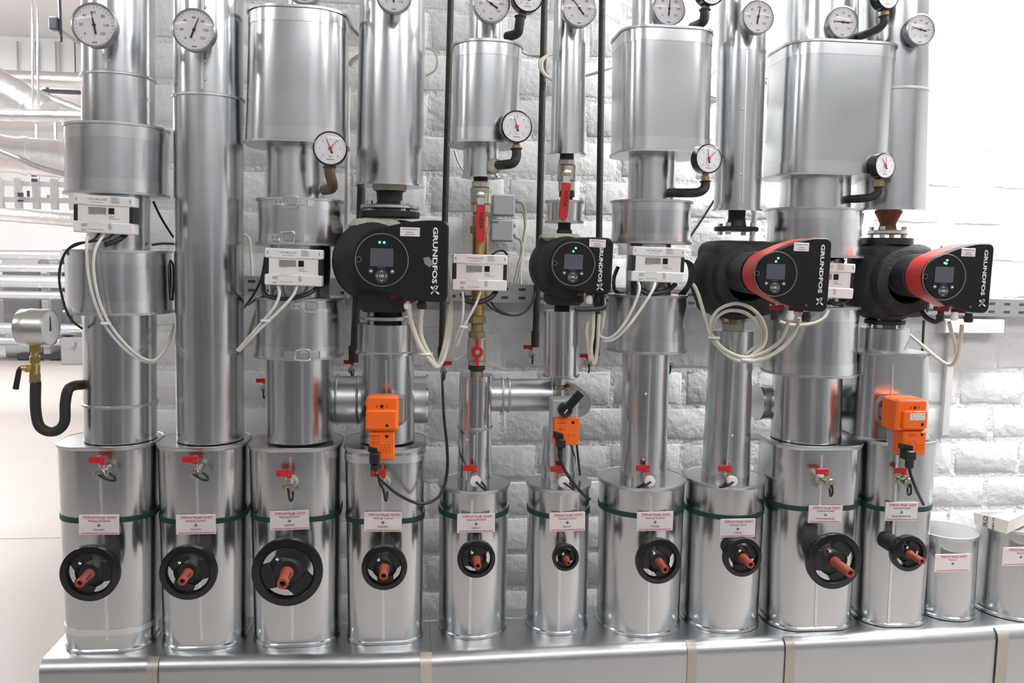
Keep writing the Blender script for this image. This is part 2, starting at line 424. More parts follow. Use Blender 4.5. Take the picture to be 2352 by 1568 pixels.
# ================================================================== insulated columns
AX = -.45
def sec(xl, xr, y, A=AX, hd=None):
    """pixel left, right, and front centre height -> centre X, Z, half width on the axis plane"""
    a = PY(xl, y, A); b = PY(xr, y, A); r = (b.x-a.x)/2
    p = PY((xl+xr)/2, y, A-(hd if hd else r))
    return (a.x+b.x)/2, p.z, r
def circ(X, Y, Z, r, n=40): return [(X+r*math.cos(2*PI*k/n), Y+r*math.sin(2*PI*k/n), Z) for k in range(n)]
def rrect(X, Y, Z, hw, hd, rc, n=7):
    p = []
    for cx, cy, a0 in ((hw-rc, hd-rc, 0), (-hw+rc, hd-rc, PI/2), (-hw+rc, -hd+rc, PI), (hw-rc, -hd+rc, 1.5*PI)):
        for k in range(n+1):
            a = a0+PI/2*k/n; p.append((X+cx+rc*math.cos(a), Y+cy+rc*math.sin(a), Z))
    return p
class Col:
    """one sheet-metal body between two pixel sections; remembers its surface"""
    def __init__(s, top, bot, A=AX, hd=None, rc=None):
        s.A = A; s.hd = hd; s.rc = rc
        s.X0, s.Z0, s.r0 = sec(*top, A, hd); s.X1, s.Z1, s.r1 = sec(*bot, A, hd)
    def at(s, Z):
        t = (Z-s.Z0)/(s.Z1-s.Z0); return s.X0+(s.X1-s.X0)*t, s.r0+(s.r1-s.r0)*t
    def ring(s, Z, dr=0.0):
        X, r = s.at(Z)
        if s.hd: return rrect(X, s.A, Z, r+dr, s.hd+dr, s.rc+dr)
        return circ(X, s.A, Z, r+dr)
    def zpx(s, y, x=None):
        X, r = s.at((s.Z0+s.Z1)/2)
        for _ in range(3):
            # z of the front surface seen at pixel row y
            p = PY(x if x else 1176+FPX*((Vector((X, s.A, s.Z0))-CAM).dot(RGT))/((Vector((X, s.A, s.Z0))-CAM).dot(_f)), y, s.A-(s.hd if s.hd else r))
            X, r = s.at(p.z)
        return p.z
    def front(s, X, Z):
        Xc, r = s.at(Z); d = X-Xc
        if s.hd:
            fl = r-s.rc; e = abs(d)-fl
            return s.A-s.hd + (0 if e <= 0 else s.rc-math.sqrt(max(1e-8, s.rc**2-min(e, s.rc*.98)**2)))
        return s.A-math.sqrt(max(1e-6, r*r-d*d))
    def body(s, name, m, par, za=None, zb=None):
        mb = MB(); za = s.Z0 if za is None else za; zb = s.Z1 if zb is None else zb
        mb.loft([s.ring(zb), s.ring(zb+(za-zb)/3), s.ring(zb+2*(za-zb)/3), s.ring(za)]); return part(name, mb, m, par)
    def bead(s, name, m, par, Z, h=.004, dr=.004):
        mb = MB(); mb.loft([s.ring(Z-h, .0002), s.ring(Z-h*.6, dr), s.ring(Z+h*.6, dr), s.ring(Z+h, .0002)], False, False); return part(name, mb, m, par)
    def band(s, name, m, par, za, zb, dr=.0012):
        mb = MB(); mb.loft([s.ring(zb, 0), s.ring(zb, dr), s.ring(za, dr), s.ring(za, 0)], False, False); return part(name, mb, m, par)
    def lip(s, name, m, par, Z, h=.006, dr=.005):
        """end cap sheet with a turned-over rim"""
        mb = MB(); mb.loft([s.ring(Z-h/2, dr), s.ring(Z+h/2, dr)]); 
        o = part(name, mb, m, par); return o
    def seam(s, m, par, x0, y0, x1, y1, w=.005, pr=.0022):
        z0 = s.zpx(y0); z1 = s.zpx(y1); mb = MB(); R = []
        for t in (0, .33, .67, 1):
            z = z0+(z1-z0)*t; x = x0+(x1-x0)*t; y = y0+(y1-y0)*t
            X = PY(x, y, s.A-s.at(z)[1]).x if not s.hd else PY(x, y, s.A-s.hd).x
            Y = s.front(X, z); R.append([(X-w/2, Y+.002, z), (X-w/2, Y-pr, z), (X+w/2, Y-pr, z), (X+w/2, Y+.002, z)])
        mb.loft(R); return part('seam', mb, m, par)
    def rivet(s, m, par, x, y, r=.004):
        z = s.zpx(y); X = PY(x, y, s.A-s.at(z)[1]).x; Y = s.front(X, z)
        mb = MB(); mb.turn([(r, 0), (r*.8, -.0018), (r*.3, -.0028)], 'y', (X, Y+.0005, z), 10); return part('rivet', mb, m, par)
def base(c): return (c.X1, c.A, c.Z1)

ORD = ['leftmost', 'second', 'third', 'fourth', 'fifth', 'sixth', 'seventh', 'eighth', 'ninth', 'tenth']
def cl(i): return 'leftmost pipe column' if i == 0 else 'rightmost pipe column' if i == 9 else ORD[i]+' column from left'
RISER = {}
def riser(i, segs, beads=(), seams=(), rivets=(), m=ZINC, endrim=(), what='insulated riser in silvery sheet metal jacket', nm='insulated_riser', tag_=''):
    cs = [Col(*sg[:2]) for sg in segs]; low = cs[-1]
    t = thing(nm, what+', '+cl(i), 'pipe', base(low))
    for c in cs: c.body('pipe_jacket', m, t)
    for k, y in beads: cs[k].bead('ring_bead', ZINCD, t, cs[k].zpx(y))
    for k, q in seams: cs[k].seam(BANDM, t, *q)
    for k, x, y in rivets: cs[k].rivet(STEEL, t, x, y)
    for k in endrim: cs[k].lip('end_cap', ZINC2, t, cs[k].Z1, .005, .005)
    return t, cs
# --- column 1
riser(0, [((190,352,-70),(192,353,300)), ((203,342,425),(203,343,590)), ((193,357,705),(197,359,1022))],
      beads=[(0,165),(2,937)], seams=[(0,(243,-60,243,158))], rivets=[(0,250,139)], tag_='upper, middle and lower length')
# --- column 2
riser(1, [((401,557,-70),(400,558,215)), ((400,558,215),(402,559,560)), ((402,559,560),(408,560,1022))],
      beads=[(0,214)], seams=[(0,(465,-60,464,205))], rivets=[(0,471,17),(0,470,140),(0,471,183)], tag_='plain uninterrupted length')
# --- column 3
riser(2, [((655,735,-70),(655,735,25)), ((612,743,322),(612,745,458)), ((618,760,548),(618,760,702)), ((610,765,820),(612,766,1022))], tag_='with latched covers around it')
# --- column 4
riser(3, [((827,976,-70),(824,975,80)), ((824,975,80),(817,971,420))], endrim=(1,), what='wide insulated pipe hanging down to the pump', tag_='upper length')
riser(3, [((822,955,748),(821,955,816)), ((831,951,816),(827,953,1022))], beads=[(0,814)], seams=[(1,(887,828,888,908))], what='insulated pipe below the pump', tag_='lower length', endrim=(0,))
# --- column 5
riser(4, [((1079,1156,-70),(1077,1155,100)), ((1066,1147,322),(1064,1147,403))], endrim=(1,), what='narrow insulated pipe above the ball valve', tag_='upper length')
riser(4, [((1055,1131,866),(1053,1129,988)), ((1053,1129,988),(1050,1129,1122))], beads=[(0,987)], seams=[(1,(1090,1000,1088,1095))], rivets=[(1,1073,1012)], what='narrow insulated pipe below the red butterfly valve', tag_='lower length', m=ZINC2)
# --- column 6
riser(5, [((1276,1347,-70),(1270,1345,110)), ((1270,1345,110),(1264,1342,350))], endrim=(1,), what='narrow insulated pipe above the ball valve', tag_='upper length')
riser(5, [((1249,1329,716),(1248,1327,867))], what='short bright jacketed pipe under the pump', tag_='middle length', m=ZINC2, endrim=(0,))
riser(5, [((1246,1322,992),(1243,1322,1122))], what='short insulated stub behind the orange actuator', tag_='lower length', m=ZINC2, endrim=())
# --- column 7
riser(6, [((1456,1552,-70),(1452,1550,75)), ((1447,1552,340),(1443,1548,462)), ((1440,1540,548),(1438,1540,690)), ((1431,1536,806),(1424,1527,1122))],
      seams=[(3,(1494,822,1484,1080))], rivets=[(3,1484,905),(3,1478,1056)], tag_='between sheet metal covers')
# --- column 8
riser(7, [((1657,1758,-70),(1651,1756,110)), ((1651,1756,110),(1642,1743,480))], seams=[(1,(1716,115,1705,470))], rivets=[(1,1706,250),(1,1702,400)], endrim=(1,), what='insulated pipe hanging down to the red banded pump', tag_='upper length')
riser(7, [((1634,1727,762),(1612,1717,1117))], seams=[(0,(1690,775,1670,1085))], rivets=[(0,1682,1000),(0,1673,1060)], what='insulated pipe below the red banded pump', tag_='lower length', endrim=())
# --- column 9
riser(8, [((1812,1965,-70),(1808,1962,110)), ((1800,1946,398),(1796,1945,480)), ((1800,1930,575),(1800,1930,715)), ((1781,1926,855),(1775,1922,1022))], tag_='between wide sheet metal covers')
# --- column 10
riser(9, [((1983,2129,-70),(1980,2126,200)), ((1980,2126,200),(1972,2118,478))], beads=[(0,199)], endrim=(1,), what='insulated pipe hanging down to the far right pump', tag_='upper length')
riser(9, [((1980,2081,757),(1976,2077,822))], what='short jacketed pipe stub below the far right pump', tag_='lower length', endrim=(0,))

# ------------------------------------------------------------------ removable covers on the columns
def cover(i, top, bot, what, m=ZINC, hd=None, rc=None, bands=True, lipm=ZINCD, nm='pipe_cover', big=.006):
    c = Col(top, bot, hd=hd, rc=rc)
    t = thing(nm, what+', '+cl(i), 'pipe cover', base(c))
    c.body('shell', m, t)
    c.lip('rim', lipm, t, c.Z0, .006, .005); c.lip('rim', lipm, t, c.Z1, .006, .005)
    if bands:
        h = (c.Z0-c.Z1)
        b_ = min(.030, h*.18)
        c.band('edge_band', BANDZ, t, c.Z0-.004, c.Z0-.004-b_); c.band('edge_band', BANDZ, t, c.Z1+.004+b_, c.Z1+.004)
    return t, c
cover(0, (156,384,281), (156,382,441), 'round sheet metal cover above the leftmost meter')
_, J1b = cover(0, (157,388,577), (158,392,723), 'round sheet metal cover below the leftmost meter')
cover(2, (578,799,14), (571,797,322), 'tall flat fronted sheet metal cover at the top', hd=.115, rc=.085)
t3a, J3a = cover(2, (593,788,456), (593,788,560), 'short round cover with two toggle latches above the meter')
t3b, J3b = cover(2, (590,786,689), (588,785,826), 'round cover with two toggle latches below the meter')
cover(4, (1042,1196,91), (1036,1186,322), 'tall oval sheet metal cover at the top', hd=.098, rc=.078)
cover(5, (1256,1338,461), (1256,1336,508), 'small bright round collar behind a red lever', m=ZINC2, bands=False)
cover(6, (1418,1620,60), (1414,1613,344), 'tall flat fronted sheet metal cover at the top', hd=.115, rc=.07)
cover(6, (1408,1584,459), (1407,1580,556), 'short round cover above the meter')
cover(6, (1401,1571,682), (1397,1570,812), 'round cover below the meter')
cover(8, (1788,2029,92), (1774,2012,398), 'tall flat fronted sheet metal cover at the top', hd=.12, rc=.075)
cover(8, (1771,1966,476), (1769,1966,588), 'round cover above a half hidden meter')
cover(8, (1762,1959,709), (1757,1953,867), 'wide round cover below a half hidden meter')
t10b, c10b = cover(9, (1952,2106,814), (1940,2103,1008), 'box shaped sheet metal cover behind the orange actuator', hd=.085, rc=.04, bands=False)

c10b.seam(BANDM, t10b, 2050, 835, 2045, 1000, w=.006)
def latch(t, c, x, y, flip=1):
    """toggle latch: riveted plate, lever, wire bail"""
    z = c.zpx(y); X = PY(x, y, c.A-c.at(z)[1]).x
    def pt(dx, pr): Xq = X+dx; return Vector((Xq, c.front(Xq, z)-pr, z))
    m_ = MB()
    def strip(a, b, h, pr, mm):
        R = []
        for k in range(5):
            d = a+(b-a)*k/4; p = pt(d, 0); R.append([(p.x, p.y+.001, z-h/2), (p.x, p.y-pr, z-h/2), (p.x, p.y-pr, z+h/2), (p.x, p.y+.001, z+h/2)])
        mm.loft(R)
    strip(-.050, -.016, .017, .0025, m_); q = part('latch', m_, BANDM, t)
    m_ = MB(); strip(-.012, .034, .014, .008, m_); part('latch_lever', m_, STEEL, q)
    m_ = MB(); strip(.036, .050, .018, .004, m_); part('latch_keeper', m_, BANDM, q)
    m_ = MB(); P = [pt(-.020*flip, .006)+Vector((0, 0, .012)), pt(.010, .010)+Vector((0, 0, .014)), pt(.014, .009), pt(.010, .010)+Vector((0, 0, -.014)), pt(-.020*flip, .006)+Vector((0, 0, -.012)), pt(-.024*flip, .005)]
    m_.tubew([(p, .0014) for p in spline(P+[P[0]], 3)], 6); part('wire_bail', m_, STEEL, q)
    m_ = MB()
    for d in (-.042, -.030):
        p = pt(d, .003); m_.turn([(.0025, 0), (.002, -.0015)], 'y', tuple(p), 8)
    part('rivet_pair', m_, INKG, q)
latch(t3a, J3a, 672, 464); latch(t3a, J3a, 664, 545); latch(t3b, J3b, 715, 703); latch(t3b, J3b, 700, 815)

# ------------------------------------------------------------------ valve covers standing on the trunk
CAN = []
PL = ['Verteiler return', 'Verteiler supply', 'Speicher return', 'Speicher supply', 'Statisch return', 'Statisch supply', 'Lüftung return', 'Lüftung supply', 'Fussbodenheizung return', 'Fussbodenheizung supply']
def can(i, top, bot, hd, rc, yb, shape, strap_y, seamx, A=AX, label=None):
    c = Col(top, bot, A=A, hd=hd, rc=rc)
    c.X1, c.r1 = c.at(TZ); c.Z1 = TZ+.001
    t = thing('valve_cover', label or (shape+' sheet metal valve cover with the '+PL[i]+' plate'), 'valve cover', base(c), 'valve covers on the trunk')
    c.body('shell', ZINC, t); 
    mb = MB(); mb.loft([c.ring(c.Z0-.010, .0015), c.ring(c.Z0-.004, .004), c.ring(c.Z0, .004), c.ring(c.Z0+.001, .001), c.ring(c.Z0-.003, -.004)], False); part('lid', mb, ZINCD, t)
    mb = MB(); mb.loft([c.ring(TZ+.0008, .003), c.ring(TZ+.008, .003), c.ring(TZ+.011, .0005)]); part('foot_rim', mb, ZINC2, t)
    if strap_y:
        z = c.zpx(strap_y); o = c.band('strap', GREEN, t, z+.0068, z-.0068, .0022); o['label'] = 'dark green strap'
    if seamx: c.seam(BANDM, t, *seamx, w=.007)
    CAN.append(c); return t, c
t1, _ = can(0, (146,366,1026), (166,367,1485), .098, .075, 1497, 'tall flat fronted', 1194, (228,1045,248,1470))
c1 = CAN[0]; z = c1.zpx(1452); c1.band('metal_band', BANDM, t1, z+.008, z-.008, .0016)
can(1, (371,571,1027), (384,571,1485), .098, .075, 1493, 'tall flat fronted', 1197, (450,1046,464,1470))
can(2, (578,785,1030), (590,782,1482), .100, .075, 1492, 'tall flat fronted', 1193, (667,1050,672,1470))
t4, c4 = can(3, (796,976,1032), (803,969,1482), .105, .06, 1490, 'tall narrow flat fronted', 1197, (879,1066,881,1475))
z = c4.zpx(1056); c4.band('metal_band', BANDM, t4, z+.009, z-.009, .0018)
can(4, (1008,1168,1128), (1008,1160,1465), None, None, 1472, 'short round', 1190, (1084,1150,1079,1455))
can(5, (1212,1353,1125), (1208,1345,1462), None, None, 1467, 'slim round', 1187, (1289,1140,1283,1450))
can(6, (1377,1567,1122), (1371,1553,1465), None, None, 1472, 'short wide round', 1186, (1495,1140,1488,1455))
can(7, (1576,1749,1118), (1565,1731,1455), None, None, 1460, 'short round', 1190, None)
can(8, (1758,1956,1026), (1745,1928,1453), .110, .075, 1460, 'tall flat fronted', 1168, (1887,1045,1872,1445))
can(9, (1966,2124,1017), (1950,2094,1442), .105, .075, 1447, 'tall flat fronted', 1171, (2062,1030,2040,1440))
can(10, (2110,2233,1238), (2106,2223,1415), None, None, 1420, '', None, None, label='low round sheet metal cover standing bare right of the columns')
can(11, (2258,2398,1224), (2245,2390,1400), None, None, 1405, '', None, None, label='low round cover with a torn carton on top, cut by right edge')

# ------------------------------------------------------------------ cross ducts between the columns
def duct(p0, p1, r, beads, label, capL=False, capR=False):
    a = Vector(p0); b = Vector(p1); t = thing('cross_duct', label, 'pipe', (a+b)/2-Vector((0, 0, r)))
    mb = MB(); mb.cyl(a, b, r, n=36); part('pipe_jacket', mb, ZINCD, t)
    for q in beads:
        c = a.lerp(b, q); mb = MB(); mb.ringtorus(c, r, .004, 'x', 36, 6); part('ring_bead', mb, ZINCD, t)
    for f_, p, s in ((capL, a, -1), (capR, b, 1)):
        if f_: mb = MB(); mb.cyl(p, p+Vector((s*.006, 0, 0)), r+.004, n=36); part('end_cap', mb, ZINC, t)
    return t
YD = -.36
def pxduct(x0, x1, yt, yb, Y): 
    a = PY(x0, (yt+yb)/2, Y); b = PY(x1, (yt+yb)/2, Y); r = (PY(x0, yt, Y).z-PY(x0, yb, Y).z)/2
    b.z = a.z; return a, b, r
a, b, r = pxduct(745, 978, 864, 972, YD); duct(a, b, r, (.13, .33, .70), 'fat horizontal cross pipe behind the fourth pipe column', capR=True)
a, b, r = pxduct(1110, 1318, 870, 944, -.40); d5 = duct(a, b, r, (.20, .27, .74, .78), 'slim horizontal cross pipe joining the two Statisch columns')
q = PY(1320, 925, -.45); mb = MB(); mb.turn([(.043, .05), (.043, -.012), (.041, -.014), (.041, -.012), (0.001, -.012)], 'y', tuple(q), 32); part('elbow_cap', mb, ZINC, d5)
mb = MB(); mb.turn([(.014, -.010), (.014, -.020), (.011, -.024)], 'y', (q.x+.010, q.y, q.z+.002), 20); part('cap_boss', mb, GREYF, d5)
a, b, r = pxduct(1742, 1950, 884, 962, YD); duct(a, b, r, (.25,), 'short horizontal cross pipe behind the ninth pipe column', capL=True)
# ================================================================== instruments and fittings
def pxm(Y): return (Y-CAM.y)/FPX          # metres per pixel on a plane
# --- thermometers (unit radius, facing -y)
def disc(mb, r, y, n=36, inner=0.0):
    mb.loft([[(r*math.cos(2*PI*k/n), y, r*math.sin(2*PI*k/n)) for k in range(n)]], cap0=True, cap1=False) if not inner else None
def radial(mb, ang, r0, r1, w_, y):
    d = Vector((math.sin(ang), 0, math.cos(ang))); e = Vector((d.z, 0, -d.x))*w_/2
    mb.add([d*r0-e, d*r0+e, d*r1+e, d*r1-e], [(0, 1, 2, 3)], Matrix.Translation((0, y, 0)))
def ticks(mb, a0, a1, n, major):
    for k in range(n+1):
        a = math.radians(a0+(a1-a0)*k/n); radial(mb, a, .74 if k % major == 0 else .79, .86, .022, -.262)
def thermometer(x, y, dpx, ang, label, Y, rim, zr=0.0):
    p = PY(x, y, Y); R = dpx/2*pxm(Y)
    t = thing('thermometer', label, 'thermometer', p, 'round dial thermometers', rot=(0, zr, 0), scale=R)
    t.location.y += R*.15
    lpart('case', ('th', rim.name), lambda m_: m_.turn([(.92, .25), (.97, .20), (.99, -.20), (1.0, -.30), (.93, -.34), (.91, -.30), (.91, -.25)], 'y', n=40), rim, t)
    lpart('dial', ('th', 0), lambda m_: m_.turn([(.905, -.20), (.905, -.258)], 'y', n=40), DIALW, t)
    lpart('tick_marks', ('th', 0), lambda m_: ticks(m_, -135, 135, 24, 4), INKG, t)
    for k in range(7):
        a = math.radians(-135+45*k); rr = .57 if k not in (5, 6) else .53
        text('numeral', str(20*k), .125, INK, t, (math.sin(a)*rr, -.264, math.cos(a)*rr), bold=.006)
    text('unit_mark', '°C', .08, INKG, t, (0, -.264, -.50))
    lpart('maker_mark', ('th', 0), lambda m_: m_.add([(-.11, -.264, -.80), (.11, -.264, -.80), (.11, -.264, -.74), (-.11, -.264, -.74)], [(0, 1, 2, 3)]), INKG, t)
    def ptr(m_):
        m_.prism([(-.012, .62), (.012, .62), (.040, -.02), (.045, -.42), (-.045, -.42), (-.040, -.02)], -.30, -.285); m_.turn([(.075, -.27), (.075, -.31)], 'y', n=16)
    o = lpart('pointer', ('th', 0), ptr, INK, t); o.rotation_euler = (0, math.radians(ang), 0)
    lpart('glass', ('th', 0), lambda m_: m_.turn([(.92, -.315), (.90, -.325)], 'y', n=40), GLASS, t)
    lpart('pocket', ('th', 0), lambda m_: m_.turn([(.26, .20), (.26, 1.1)], 'y', n=20), STEEL, t)
    return t
BEZ = mat('grey_bezel', (.42, .42, .45), 1.0, .28)
T = [(218,59,92,-10,0,-.595),(447,70,90,22,1,-.59),(700,-34,84,0,2,-.53),(905,-11,80,2,3,-.585),(1128,10,83,-57,4,-.55),(1330,21,81,-38,5,-.54),(1536,21,77,3,6,-.54),(1740,40,77,9,7,-.56),(1934,52,74,-86,8,-.57),(2112,69,73,-78,9,-.57)]
for x, y, d, a, i, Y in T:
    thermometer(x, y, d, a, 'round dial thermometer with black pointer at the top, '+cl(i), Y, BEZ)

# --- pressure gauges
def gauge(x, y, dpx, ab, ar, label, Y, rim, yaw=0.0, pipe=None, fit=None, pm=IRON):
    p = PY(x, y, Y); R = dpx/2*pxm(Y)
    t = thing('pressure_gauge', label, 'pressure gauge', p, 'round pressure gauges', rot=(0, 0, yaw), scale=R)
    lpart('case', ('ga', rim.name), lambda m_: m_.turn([(.88, .55), (.98, .50), (1.0, -.10), (1.0, -.24), (.92, -.28), (.90, -.24)], 'y', n=40), rim, t)
    lpart('dial', ('ga', 0), lambda m_: m_.turn([(.905, -.20), (.905, -.258)], 'y', n=40), DIALW, t)
    lpart('tick_marks', ('ga', 0), lambda m_: ticks(m_, -135, 135, 30, 5), INKG, t)
    for k in range(7):
        a = math.radians(-135+45*k); text('numeral', str(k), .13, INK, t, (math.sin(a)*.60, -.264, math.cos(a)*.60))
    text('unit_mark', 'bar', .10, INK, t, (0, -.264, -.45))
    lpart('maker_mark', ('ga', 0), lambda m_: m_.add([(-.22, -.264, -.66), (.22, -.264, -.66), (.22, -.264, -.61), (-.22, -.264, -.61)], [(0, 1, 2, 3)]), INKG, t)
    o = lpart('pointer', ('ga', 0), lambda m_: m_.prism([(-.012, .66), (.012, .66), (.030, 0), (.07, -.30), (-.07, -.30), (-.030, 0)], -.285, -.27), INK, t); o.rotation_euler = (0, math.radians(ab), 0)
    o = lpart('marker_pointer', ('ga', 0), lambda m_: (m_.prism([(-.012, .60), (.012, .60), (.030, 0), (-.030, 0)], -.31, -.295), m_.turn([(.12, -.29), (.11, -.33)], 'y', n=20)), REDP, t); o.rotation_euler = (0, math.radians(ar), 0)
    lpart('glass', ('ga', 0), lambda m_: m_.turn([(.91, -.335), (.89, -.345)], 'y', n=40), GLASS, t)
    inv = Matrix.Rotation(yaw, 4, 'Z').inverted()
    def L(q): return (inv @ (Vector(q)-p))/R
    if fit:
        m_ = MB(); a, b = (L(PY(*q)) for q in fit[:2]); k = fit[2]/R
        m_.tubew([(a, k*.8), (a.lerp(b, .3), k*.8), (a.lerp(b, .31), k), (b, k)], 6); part('fitting', m_, BRASSD, t, local=True)
    if pipe:
        m_ = MB(); P = [L(PY(*q[:3])) for q in pipe]; S = spline(P, 6); k = pipe[0][3]/R
        m_.tubew([(q, k*(1.25 if j in (0, 1) else 1.0)) for j, q in enumerate(S)], 14); part('elbow_pipe', m_, pm, t, local=True)
    return t
G = 'round pressure gauge with red centre on a bent pipe, '
gauge(759,342,75,-22,40, G+cl(2), -.62, BLACKG, .05, [(757,383,-.60,.013),(758,400,-.60,.013),(763,420,-.585,.013),(762,432,-.56,.013),(745,436,-.52,.013)], [(757,374,-.60),(757,390,-.60),.013], BROWNP)
gauge(1185,292,72,-16,-18, G+'lower, fifth column', -.585, BLACKG, .12, [(1186,340,-.575,.012),(1186,360,-.575,.012),(1178,374,-.575,.012),(1160,378,-.55,.012),(1142,379,-.50,.012)], [(1186,328,-.575),(1186,344,-.575),.011])
gauge(1210,-6,70,-20,30, G+'top edge, fifth column', -.56, BLACKG, .12, [(1195,38,-.55,.012),(1193,56,-.55,.013),(1188,76,-.54,.011),(1165,84,-.50,.010)], [(1201,28,-.55),(1198,42,-.55),.011])
gauge(1624,365,68,-10,42, G+'lower, seventh column', -.58, BLACKG, .16, [(1620,415,-.57,.012),(1619,430,-.57,.013),(1605,441,-.57,.012),(1570,443,-.545,.010),(1535,442,-.49,.010)], [(1620,400,-.57),(1620,417,-.57),.012])
gauge(1630,-20,66,-10,42, G+'top edge, seventh column', -.58, BLACKG, .16, [(1619,22,-.57,.012),(1618,40,-.57,.013),(1612,52,-.56,.013),(1590,62,-.50,.010)], [(1620,10,-.57),(1620,24,-.57),.012])
gauge(2028,381,62,-32,0, G+'lower, ninth column', -.585, BLACKG, .22, [(2018,428,-.575,.011),(2017,442,-.575,.012),(2003,452,-.57,.011),(1975,456,-.55,.010),(1945,457,-.50,.010)], [(2018,413,-.575),(2018,428,-.575),.011])
gauge(2034,-10,66,-20,20, G+'top edge, ninth column', -.585, BLACKG, .22, [(2030,36,-.575,.011),(2030,50,-.575,.012),(2018,65,-.57,.011),(1990,78,-.55,.010),(1970,84,-.50,.010)], [(2032,22,-.575),(2031,38,-.575),.011])
for x, y, r_ in ((1136,381,.020),(745,432,.016),(1940,456,.014),(1545,440,.013)):
    q = PY(x, y, -.50); m_ = MB(); m_.turn([(r_*.4, -.012), (r_*.8, -.008), (r_, 0), (r_*.95, .02)], 'y', tuple(q), 12)
    single('sealing_plaster', m_, PLAST, 'rough pale plaster sealing a gauge pipe, '+{1136:cl(4),745:cl(2),1940:cl(8),1545:cl(6)}[x], 'plaster')

# --- siphon gauge at the far left
p = PY(84, 752, -.52); t = thing('siphon_gauge', 'steel drum pressure gauge on a looped black siphon pipe, far left', 'pressure gauge', p)
dr = Vector((math.sin(math.radians(84)), -math.cos(math.radians(84)), 0))
R = 41*pxm(-.52)
M_ = Matrix.Rotation(math.radians(84), 4, 'Z')
m_ = MB(); m_.turn([(R*.94, .036), (R*.97, .034), (R*.98, .012), (R*1.01, .011), (R*1.01, .007), (R, .006), (R, -.030), (R*.95, -.036), (R*.93, -.032)], 'y', n=40); m_.v = [M_ @ q for q in m_.v]; part('case', m_, STEEL, t, local=True)
m_ = MB(); m_.turn([(R*.90, -.030), (R*.90, -.0335)], 'y', n=40); m_.v = [M_ @ q for q in m_.v]; part('dial', m_, mat('grey_dial', (.85, .85, .85), 0, .4), t, local=True)
m_ = MB(); m_.prism([(-.001, R*.6), (.001, R*.6), (.004, -.008), (-.004, -.008)], -.0348, -.0338); m_.v = [M_ @ Vector(q) for q in m_.v]; part('pointer', m_, INK, t, local=True)
m_ = MB(); m_.turn([(R*.92, -.0356), (R*.9, -.0366)], 'y', n=40); m_.v = [M_ @ q for q in m_.v]; part('glass', m_, GLASS, t, local=True)
def lp(x, y, Y): return PY(x, y, Y)-p
m_ = MB()
for (y0, y1, k) in ((788,797,.014),(797,808,.015),(808,818,.009),(818,832,.013),(832,836,.010),(836,858,.012),(858,878,.014)):
    m_.cyl(lp(80, y0, -.52), lp(80, y1, -.52), k, n=6 if k > .012 else 14)
m_.cyl(lp(80, 846, -.52), lp(46, 844, -.535), .007, n=12); m_.cyl(lp(66, 846, -.525), lp(58, 845, -.53), .011, n=6)
part('brass_cock', m_, BRASS, t, local=True)
m_ = MB(); m_.tubew([(lp(47, 843, -.535), .004), (lp(44, 850, -.54), .006), (lp(36, 893, -.54), .007)], 10); part('cock_handle', m_, BLACK, t, local=True)
m_ = MB(); m_.tubew([(q, .0125) for q in spline([lp(*q) for q in ((82,876,-.52),(82,940,-.52),(92,980,-.52),(122,991,-.52),(147,972,-.52),(150,925,-.52),(158,893,-.52),(178,884,-.49),(200,884,-.45))], 8)], 16); part('siphon_pipe', m_, IRON, t, local=True)
m_ = MB(); m_.turn([(.012, .012), (.011, -.012)], 'x', tuple(lp(186, 885, -.475)), 12); part('plaster_seal', m_, PLAST, t, local=True)

